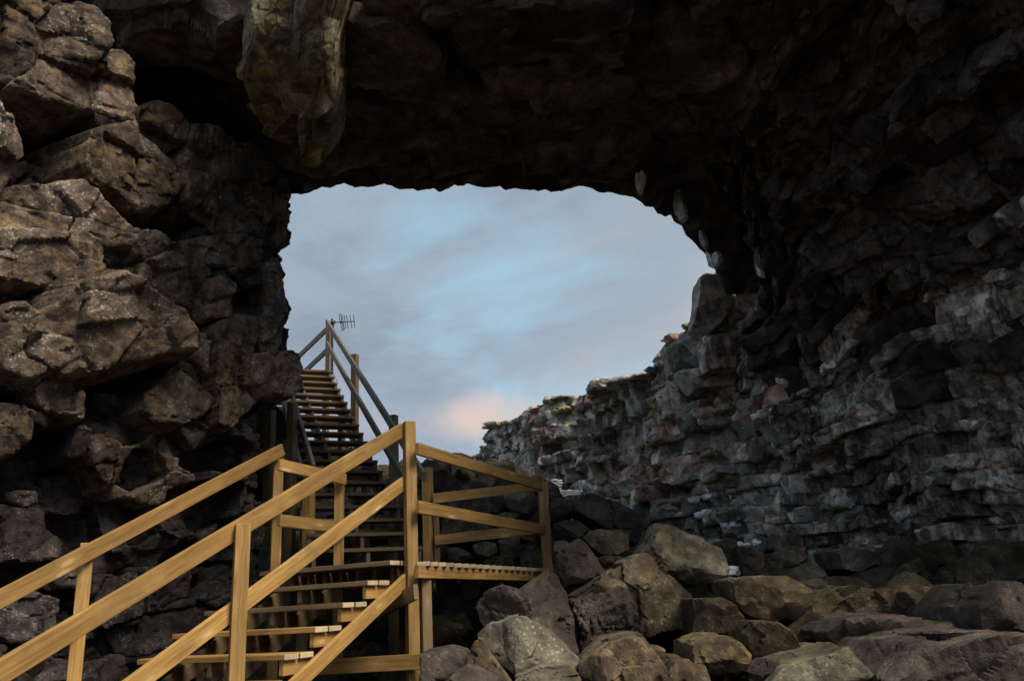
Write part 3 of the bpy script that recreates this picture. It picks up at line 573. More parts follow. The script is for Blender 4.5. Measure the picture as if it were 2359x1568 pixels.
def build_right():
    out = {}
    for name, s0, s1, mat in (("cave_wall_right", 0.0, S_RIM + .2, M_right), ("cliff", S_RIM - .3, _ds[-1] - .7, M_cliff)):
        ns, nz = int((s1 - s0) * 18), 150; S, Fz = np.meshgrid(np.linspace(s0, s1, ns), np.linspace(0, 1, nz), indexing='ij'); S = S.ravel(); Fz = Fz.ravel()
        zt = top_z(S) - .12; z = -2.4 + Fz * (zt + 2.4); p, t = rw_at(S); nrm = np.stack([-t[:, 1], t[:, 0]], 1)
        P = np.stack([p[:, 0], p[:, 1], z], 1)
        o = -.62 + vault(S, z) + .28 * fbm(P * np.array([.9, .9, 1.6]), 61, 5, .6) + .16 * fbm(P * np.array([.5, .5, 4.2]), 71, 3, .5) + .12 * fbm(P * np.array([3, 3, 5.2]), 73, 4, .6) - .35 * sstep(.85, 1, Fz) * (S > S_RIM)
        if name == "cave_wall_right": o = o - .25
        P[:, :2] += o[:, None] * nrm
        V = P.reshape(ns, nz, 3)
        if name == "cliff":      # moorland behind the edge
            ex = []
            for k in range(1, 10):
                e = V[:, -1].copy(); pp, tt = rw_at(np.linspace(s0, s1, ns)); e[:, :2] += np.stack([tt[:, 1], -tt[:, 0]], 1) * .45 * k; e[:, 2] += -.06 * k + .06 * fbm(e * 2, 81, 4, .6); ex.append(e)
            V = np.concatenate([V, np.stack(ex, 1)], 1)
        out[name] = put(name, mesh_np(name, V.reshape(-1, 3), grid_faces(V.shape[0], V.shape[1]), mat), kind="structure")
    rs = np.random.RandomState(17)
    for outd, name, mat, s0, s1, res, hr, lr in ((False, "cave_wall_right", M_right, _ds[1] + 1.3, S_RIM + .1, .027, (.10, .31), (1.0, 3.8)), (True, "cliff", M_cliff, S_RIM - .25, _ds[-1] - .9, .036, (.20, .56), (.7, 1.9))):
        sg = np.arange(s0, s1, res); zg = np.arange(-1.3, 6.2, res); nu, nv = len(sg), len(zg); Sg, Zg = np.meshgrid(sg, zg, indexing='ij'); S = Sg.ravel(); Z = Zg.ravel()
        G = np.stack([S, Z, S * 0], 1); wz = Z + .30 * fbm(G * np.array([.45, .45, 1]), 401, 2) + .05 * fbm(G * np.array([2.2, 4, 1]), 402, 3, .6); ws = S + .10 * fbm(G * np.array([2.5, 2.5, 1]) + 30, 403, 3, .6)
        # sections with their own bedding
        zband = np.clip(((wz + 1.8) / 1.15).astype(int), 0, 9); sec = np.zeros(len(S), int); lab = np.zeros(len(S), int); info = {}; nl = 0; cen = {}
        for zb in range(10):
            b_ = s0 - 1 + np.cumsum(rs.uniform(.9, 2.6, 60)); m = zband == zb
            if not m.any(): continue
            si = np.searchsorted(b_, ws[m] + .35 * np.sin(wz[m] * 3 + zb)); idx = np.nonzero(m)[0]
            for q in np.unique(si):
                ii = idx[si == q]; zc = -1.8 + 1.15 * zb + np.cumsum(np.r_[0, rs.uniform(hr[0], hr[1], 24)]) - .05; zc = zc[zc < -1.8 + 1.15 * (zb + 1) - hr[0] * .6]; ci = np.searchsorted(zc, wz[ii])
                for c_ in np.unique(ci):
                    jj = ii[ci == c_]; hh = float(np.ptp(wz[jj])) + .05; sb = ws[jj].min() + np.cumsum(np.maximum(.07, rs.uniform(lr[0], lr[1], 60) * min(hh, hr[1]))); bi = np.searchsorted(sb, ws[jj]); u, inv = np.unique(bi, return_inverse=True); lab[jj] = nl + inv; cp = rs.normal(scale=.10)
                    for w_ in range(len(u)):
                        g = jj[inv == w_]; cs, cz = S[g].mean(), Z[g].mean(); big = .46 * float(fbm(np.array([[cs * .8, cz * 1.1, 1.0]]), 79, 3)[0]) + .20 * float(fbm(np.array([[cs * .4, cz * 3.6, 5.0]]), 78, 2)[0])
                        info[nl + w_] = (big + cp + rs.normal(scale=.06) + (.12 if rs.rand() < .12 else 0), rs.normal(scale=.34) * res, (rs.normal(scale=.30) + .04) * res, (cs - sg[0]) / res, (cz - zg[0]) / res)
                    nl += len(u)
        tz = top_z(S) + .05 if outd else S * 0 + 9; lab[Z > tz] = -1
        js = S + res * .2 * vn(G * (1.3 / res), 7); jz = Z + res * .2 * vn(G * (1.3 / res) + 9, 8)
        p, t = rw_at(js); nrm = np.stack([-t[:, 1], t[:, 0], t[:, 0] * 0], 1)
        if outd: GP = np.stack([p[:, 0], p[:, 1], jz], 1)
        else:                                     # the wall bends over into the roof
            kv = 1 - sstep(S_RIM - 2.6, S_RIM - .1, js); ph = np.clip((jz - 1.3) / 4.9, 0, 1) * math.pi / 2; dd = kv * (3.1 * (1 - np.cos(ph))) + (1 - kv) * .3 * sstep(2, 5, jz) - .25 * sstep(.6, -1.5, jz)
            zz_ = np.where(jz > 1.3, (1 - kv) * jz + kv * (1.3 + 4.45 * np.sin(ph)), jz); GP = np.stack([p[:, 0], p[:, 1], zz_], 1) + nrm * dd[:, None]; th_ = (kv * ph)[:, None]; nrm = nrm * np.cos(th_) - np.array([0, 0, 1.0]) * np.sin(th_)
        px = 1179 + FPX * (GP @ CR) / (GP @ fw); lab[(px > 2480) | (GP[:, 1] < 5)] = -1
        ex = subcrack(ws, wz * 1.4, .34 if outd else .22, 21, .035 if outd else .025, .3, .016, .014); kw = dict(seed=3 + outd, rough=.022, ease=1, extra=ex); lab2 = lab.copy()
        if not outd:                              # the upper courses take the dark roof colour in place of dimmer light
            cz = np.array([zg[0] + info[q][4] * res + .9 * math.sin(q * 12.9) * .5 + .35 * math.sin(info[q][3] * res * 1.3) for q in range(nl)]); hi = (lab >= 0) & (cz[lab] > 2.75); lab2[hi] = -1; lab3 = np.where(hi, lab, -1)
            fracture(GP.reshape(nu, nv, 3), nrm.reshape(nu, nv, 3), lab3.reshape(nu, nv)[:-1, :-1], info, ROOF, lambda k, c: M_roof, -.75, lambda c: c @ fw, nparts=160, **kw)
        objs = fracture(GP.reshape(nu, nv, 3), nrm.reshape(nu, nv, 3), lab2.reshape(nu, nv)[:-1, :-1], info, out[name], lambda k, c: mat, -.75, lambda c: c @ fw, **kw)
        if outd:
            mn = 0
            for k, c, o, Vf in objs:
                if c[1] < 14 or c[2] < .7 or rs.rand() > .42: continue
                zt = Vf[:, 2].max(); tp = Vf[Vf[:, 2] > zt - .07]; cc = tp.mean(0); L = min(.5, np.linalg.norm(np.ptp(tp[:, :2], axis=0)) / 2 * rs.uniform(.6, 1.0))
                if L < .1: continue
                tt = rw_at(S_RIM + 3)[1]; a = np.array([tt[0, 0], tt[0, 1], 0]); b2 = np.array([-a[1], a[0], 0]); snow = rs.rand() < .14 and cc[2] < 3.6; V3 = []; F3 = []; n3 = 0
                for q in range(rs.randint(3, 6)):
                    c3 = cc + a * rs.uniform(-L, L) * .8 - b2 * rs.uniform(-.02, .10) + np.array([0, 0, rs.uniform(-.05, 0)])
                    V, Fc = rock_verts(c3, np.stack([a, b2, np.array([0, 0, 1.0])]), (.07, rs.uniform(.02, .05)), ext=(L * rs.uniform(.25, .6), rs.uniform(.08, .17)), nfac=2, pn=4, amp=.2, nf=7, seed=6000 + k + q, sub=4); V3.append(V); F3.append(Fc + n3); n3 += len(V)
                put("snow_patch" if snow else "moss_cushion", mesh_np("cap", np.concatenate(V3) - cc, np.concatenate(F3), M_snow if snow else M_moss, sharp=0), out[name], cc); mn += 1
    # traced blocks where the cave roof meets the cliff
    for i, (pts, Y, m) in enumerate([
        ([(1610, 640), (1640, 612), (1668, 650), (1692, 690), (1680, 722), (1640, 760), (1598, 742), (1608, 690)], 13.7, M_cliff),
        ([(1538, 800), (1560, 780), (1592, 762), (1622, 790), (1648, 830), (1610, 868), (1548, 852)], 14.6, M_cliff),
        ([(1622, 768), (1690, 762), (1694, 848), (1622, 852)], 13.8, M_right),
        ([(1560, 850), (1640, 850), (1700, 850), (1690, 890), (1600, 895)], 14.4, M_cliff),
        ([(1655, 610), (1700, 600), (1760, 640), (1770, 720), (1700, 740), (1660, 690)], 14.3, M_right)]):
        W3 = np.array([onY(x, y, Y) for x, y in pts]); c = (W3.max(0) + W3.min(0)) / 2 + np.array([0, .3, 0])
        V, Fc = rock_verts(c, np.array([[1.0, 0, 0], [0, 0, 1], [0, -1, 0]]), .4, poly=np.stack([(W3 - c)[:, 0], (W3 - c)[:, 2]], 1), nfac=5, amp=.06, seed=6600 + i, sub=5, facmin=.75)
        put("rock_block", mesh_np("rock_block", V - c, Fc, m), out["cliff"], c)
    # unseen wall of the pit behind the camera, added to block low sky
    th = np.linspace(0, 1, 60); arc = [(7.4, -8.5), (4, -12), (-2, -13), (-8, -10), (-10.5, -3), (-9.85, .55)]
    ax = np.interp(th, np.linspace(0, 1, 6), [p[0] for p in arc]); ay = np.interp(th, np.linspace(0, 1, 6), [p[1] for p in arc]); zz = np.linspace(-2.4, 3.0, 40)
    X, Z = np.meshgrid(ax, zz, indexing='ij'); Y, _ = np.meshgrid(ay, zz, indexing='ij'); P = np.stack([X.ravel(), Y.ravel(), Z.ravel()], 1)
    P[:, 0] += .5 * fbm(P * .8, 91, 4, .6); P[:, 1] += .5 * fbm(P * .8 + 5, 92, 4, .6)
    put("pit_wall", mesh_np("pit_wall", P, grid_faces(60, 40), M_right), kind="structure")
    return out
RIGHT = build_right()

# ------------------------------------------------------------------ timber
def box_mesh(name, L, h, w, mat, end=None, bev=.006):
    bm = bmesh.new(); bmesh.ops.create_cube(bm, size=1)
    for v in bm.verts: v.co = Vector((v.co.x * L, v.co.y * w, v.co.z * h))
    bmesh.ops.bevel(bm, geom=list(bm.edges), offset=min(bev, w * .2, h * .2), segments=2, affect='EDGES', profile=.6)
    me = bpy.data.meshes.new(name); bm.normal_update()
    for f in bm.faces: f.material_index = 1 if (end and abs(f.normal.x) > .9) else 0
    bm.to_mesh(me); bm.free(); me.materials.append(mat)
    if end: me.materials.append(end)
    return me
def plank(name, p0, p1, h, w, parent, mat, side=None, end=None):
    """board from p0 to p1 (centre line); h is its height, w its thickness"""
    p0 = Vector([float(v) for v in p0]); p1 = Vector([float(v) for v in p1]); d = p1 - p0; L = d.length; x = d.normalized()
    z = Vector((0, 0, 1)); z = z - x * z.dot(x)
    if z.length < .05: z = Vector((0, 1, 0)) if side is None else Vector(side); z = z - x * z.dot(x)
    z.normalize(); y = z.cross(x)
    o = put(name, box_mesh(name, L, h, w, mat, end), parent); c = (p0 + p1) / 2
    M = Matrix(((x.x, y.x, z.x, c.x), (x.y, y.y, z.y, c.y), (x.z, y.z, z.z, c.z), (0, 0, 0, 1)))
    o.matrix_local = parent.matrix_local.inverted() @ M if parent is not None else M
    return o
def post(name, x, y, z0, z1, w, yaw, parent, mat):
    side = (-math.sin(yaw), math.cos(yaw), 0)
    return plank(name, (x, y, z0), (x, y, z1), w, w, parent, mat, side)

# flights of steps
UP_O = np.array([-1.097, 9.856, .4987]); UA = -.4128; URISE, UGO, UW = .2049, .3157, 1.32
U_up = np.array([math.sin(UA), math.cos(UA), 0]); U_rt = np.array([math.cos(UA), -math.sin(UA), 0])
LO_O = np.array([-1.3054, 8.1706, .4534]); LA = .448; LRISE, LGO, LW = .1863, .3643, 1.66
L_up = np.array([math.sin(LA), math.cos(LA), 0]); L_rt = np.array([math.cos(LA), -math.sin(LA), 0]); ZV = np.array([0, 0, 1.0])
def Upt(k, s, e=0, dz=0): return UP_O + U_up * (UGO * k + e) + ZV * (URISE * k + dz) - U_rt * UW * s
def Lpt(k, s, e=0, dz=0): return LO_O - L_up * (LGO * k - e) - ZV * (LRISE * k - dz) - L_rt * LW * s

def build_lower():
    t = thing("lower_staircase", "fresh yellow timber staircase with handrails rising from the lower left to the landing", "staircase", Lpt(8, .5) * [1, 1, 0] + [0, 0, -1.2])
    bpy.context.view_layer.update()
    for k in range(0, 9):
        for j in (0, 1):
            e = .085 + j * .185
            plank("tread_board", Lpt(k, 1, e, -.022), Lpt(k, 0, e, -.022), .044, .165, t, M_woodD if k < 3 else M_wood, end=M_end)
        if k:
            for s in (.035, .5, .965):
                plank("tread_support", Lpt(k, s, .03, -.105), Lpt(k, s, .345, -.105), .115, .046, t, M_wood if s < .5 else M_woodD)
    for s in (.10, .50, .90):
        plank("stringer", Lpt(-.2, s, .10, -.30), Lpt(9, s, .10, -.30), .16, .046, t, M_woodD)
    # outer plank along the right of the steps
    Po = LO_O + L_rt * .03
    def rp(x, y, off=0): return onP(x, y, Po + L_rt * off, L_rt)
    plank("side_plank", rp(942, 1328), rp(600, 1652), .125, .046, t, M_wood)
    plank("handrail", rp(-160, 1644, -.02), rp(927, 989, -.02), .135, .046, t, M_wood)
    plank("middle_rail", rp(200, 1656, -.02), rp(932, 1110, -.02), .125, .046, t, M_wood)
    b = rp(555, 1300, .05); tp = rp(555, 1206, .05); post("post", b[0], b[1], -1.5, tp[2], .108, LA - math.pi / 2 + math.pi / 2, t, M_wood)
    b = rp(947, 1286, .05); tp = rp(942, 972, .05); post("post", b[0], b[1], -1.7, tp[2], .112, LA, t, M_wood)
    # left railing
    Pl = LO_O - L_rt * (LW + .02)
    def lp(x, y, off=0): return onP(x, y, Pl + L_rt * off, L_rt)
    plank("handrail", lp(-170, 1468, .03), lp(650, 1035, .03), .135, .046, t, M_wood)
    plank("middle_rail", lp(-170, 1635, .03), lp(650, 1153, .03), .12, .046, t, M_wood)
    b = lp(187, 1400, -.05); tp = lp(192, 1250, -.05); post("post", b[0], b[1], -1.6, tp[2], .108, LA, t, M_wood)
    b = lp(633, 1300, -.05); tp = lp(634, 1046, -.05); post("post", b[0], b[1], -1.6, tp[2], .108, LA, t, M_wood)
    # braces below the landing
    plank("brace", onY(700, 1537, 8.6), onY(976, 1522, 8.22), .14, .046, t, M_wood)
    plank("brace", onY(958, 1362, 8.02), onY(860, 1412, 9.0), .14, .046, t, M_woodD)
build_lower()

def build_landing():
    t = thing("landing_platform", "timber landing with triangular railing between the two flights, right of the tall post", "platform", (-.8, 9.3, -1.0))
    bpy.context.view_layer.update()
    Fa = onY(966, 1292, 8.24); Fb = onY(1256, 1309, 10.6)                 # deck edge facing the camera
    Ba = Upt(0, 1.0, -.02); Ba[2] = .46; Bb = onY(1246, 1304, 10.75)
    T0R = Lpt(0, 0, .36); T0L = Lpt(0, 1, .36)
    # boards, each cut to the wedge; ends show along the front edge
    J = Upt(0, 0, -.03); n = 19; dirn = (J - Fa); dirn[2] = 0; dirn /= np.linalg.norm(dirn)
    e1 = Fb - Fa; Lf = np.linalg.norm(e1); e1 /= Lf
    for i in range(n):
        f = (i + .5) / n; p0 = Fa + e1 * Lf * f; back = J + (Bb - J) * f; back[2] = p0[2]
        if np.linalg.norm(back - p0) < .12: back = p0 + dirn * .12
        plank("deck_board", p0 - ZV * .022 - dirn * .02, back - ZV * .022 + dirn * .05, .044, Lf / n - .012, t, M_woodD, end=M_end)
    # the part of the deck between the two flights
    for i in range(9):
        f = (i + .5) / 9; p0 = Lpt(0, .97 - .94 * f, .375, -.022); q = Upt(0, .98 - .96 * f, -.01); q = np.array([q[0], q[1], p0[2]])
        plank("deck_board", p0, q, .044, .15, t, M_woodD)
    plank("front_beam", onY(960, 1315, 8.2), onY(1262, 1326, 10.68), .125, .046, t, M_wood)
    for i in range(7):
        f = (i + .5) / 7; p0 = Lpt(0, .95 - .9 * f, .30, -.13); plank("joist", p0, p0 + L_up * 1.1, .15, .046, t, M_woodD)
    for i in range(6):
        f = (i + .5) / 6; p0 = Fa + e1 * Lf * f - ZV * .13 + dirn * .08; bk = J + (Bb - J) * f; bk[2] = p0[2]; plank("joist", p0, bk + dirn * .02, .12, .046, t, M_woodD)
    c = onY(1262, 1312, 10.66); tp = onY(1249, 1110, 10.66); post("post", (c[0] + tp[0]) / 2, 10.66, c[2] - 1.3, tp[2], .118, .18, t, M_wood)
    plank("top_rail", onY(960, 1033, 8.22), onY(1246, 1118, 10.60), .122, .046, t, M_wood)
    plank("middle_rail", onY(962, 1167, 8.22), onY(1252, 1219, 10.60), .122, .046, t, M_wood)
    rail0 = plank("back_rail", onY(996, 1148, 10.06), onY(1246, 1119, 10.76), .118, .046, t, M_wood)
    rail1 = plank("back_rail", onY(1000, 1244, 10.06), onY(1246, 1217, 10.76), .118, .046, t, M_wood)
    c = onY(1007, 1291, 10.12); post("post", c[0], 10.14, c[2] - .1, onY(1003, 1140, 10.12)[2], .07, .1, t, M_woodD)
    for (x, y) in ((1000, 1142.5), (1000, 1153.5), (1003, 1239.5), (1004, 1251)):
        p = onY(x, y, 10.005); bm = bmesh.new(); bmesh.ops.create_cone(bm, cap_ends=True, segments=10, radius1=.008, radius2=.006, depth=.012, matrix=Matrix.Rotation(math.pi / 2, 4, 'X')); me = bpy.data.meshes.new("nail_head"); bm.to_mesh(me); bm.free(); me.materials.append(M_nail)
        rl = rail0 if y < 1200 else rail1; o = put("nail_head", me, rl); o.matrix_local = (t.matrix_local @ rl.matrix_local).inverted() @ Matrix.Translation(Vector([float(v) for v in p]))
    # railing on the left of the landing
    plank("top_rail", onY(642, 1069.5, 8.50), onY(795, 1104, 9.36), .122, .046, t, M_wood)
    plank("middle_rail", onY(642, 1198, 8.50), onY(795, 1215, 9.36), .122, .046, t, M_wood)
    c = onY(780, 1297, 9.45); post("post", c[0], 9.45, c[2] - 1.0, onY(779, 1098, 9.45)[2], .108, .15, t, M_wood)
    plank("brace", onY(975, 1420, 9.3), onY(1065, 1443, 9.9), .06, .03, t, M_woodD)
    c = onY(968, 1320, 8.3); post("post", c[0] + .03, 8.42, -1.6, .30, .1, LA, t, M_woodD)
    c = onY(1180, 1330, 10.2); post("post", c[0], 10.2, -1.2, c[2], .1, LA, t, M_woodD)
build_landing()

def build_upper():
    t = thing("upper_staircase", "weathered timber staircase climbing steeply to the open sky under a leaning handrail", "staircase", Upt(0, .5))
    bpy.context.view_layer.update()
    for k in range(0, 21):
        for j in (0, 1):
            e = .07 + j * .155
            plank("tread_board", Upt(k, 1, e, -.02), Upt(k, 0, e, -.02), .042, .145, t, M_woodU)
        if k:
            for s in (.02, .50, .98):
                plank("tread_support", Upt(k, s, .02, -.125), Upt(k, s, .30, -.125), .165, .046, t, M_woodU if s < .9 else M_woodD)
    for s in (.05, .5, .95):
        plank("stringer", Upt(.2, s, .12, -.27), Upt(20.2, s, .12, -.27), .13, .046, t, M_woodU)
    for k, z in ((4, -.9), (9, .2), (15, .6), (20, .8)):
        for s in (.06, .94):
            p = Upt(k, s, .15); post("support_post", p[0], p[1], z - .6, p[2] - .25, .10, UA, t, M_woodD)
        plank("bearer", Upt(k, 1.02, .15, -.36), Upt(k, -.02, .15, -.36), .12, .046, t, M_woodD)
    Pr = UP_O + U_rt * .02
    def rp(x, y, off=0): return onP(x, y, Pr + U_rt * off, U_rt)
    plank("handrail", rp(752, 741, -.03), rp(976, 1096, -.03), .115, .044, t, M_woodG)
    plank("middle_rail", rp(752, 791, -.03), rp(972, 1177, -.03), .115, .044, t, M_woodG)
    for (x, ytop, ybot, w) in ((816, 818, 960, .105), (906, 956, 1155, .105), (985, 1076, 1291, .108)):
        b = rp(x + 2, ybot, .05); tp = rp(x, ytop, .05); post("post", (b[0] + tp[0]) / 2, (b[1] + tp[1]) / 2, b[2] - .35, tp[2], w, UA, t, M_woodD if x < 950 else M_wood)
    tp = rp(758, 741, .04); post("post", tp[0], tp[1], Upt(20, 0)[2] - .3, tp[2], .10, UA, t, M_woodG)
    # level rails at the head of the steps
    a = rp(754, 757, .02); plank("handrail", a, onZ(672, 836, a[2]), .115, .044, t, M_woodG)
    a = rp(754, 806, .02); plank("middle_rail", a, onZ(690, 866, a[2]), .115, .044, t, M_woodG)
    for j in range(8):
        plank("deck_board", Upt(20.0, 1, .40 + j * .155, -.02), Upt(20.0, 0, .40 + j * .155, -.02), .042, .145, t, M_woodU)
    # left railing
    Pl = UP_O - U_rt * (UW + .02)
    def lp(x, y, off=0): return onP(x, y, Pl + U_rt * off, U_rt)
    plank("handrail", lp(664, 885, .04), lp(722, 1078, .04), .11, .044, t, M_woodG)
    plank("middle_rail", lp(648, 905, .04), lp(694, 1085, .04), .11, .044, t, M_woodG)
    b = lp(669, 1130, -.06); tp = lp(668, 940, -.06); post("post", b[0], b[1], b[2] - 1.2, tp[2], .108, UA, t, M_woodD)
    p = onY(709, 1285, 10.0); tp = onY(709, 1098, 10.0); post("post", p[0], 10.0, p[2] - .8, tp[2], .108, UA, t, M_wood)
    for (x, y0, y1, Y) in ((620, 945, 1050, 11.2),):
        p = onY(x, y1, Y); tp = onY(x, y0, Y); post("support_post", p[0], Y, p[2] - 1.2, tp[2], .11, UA, t, M_woodD)
    return t
UPPER = build_upper()

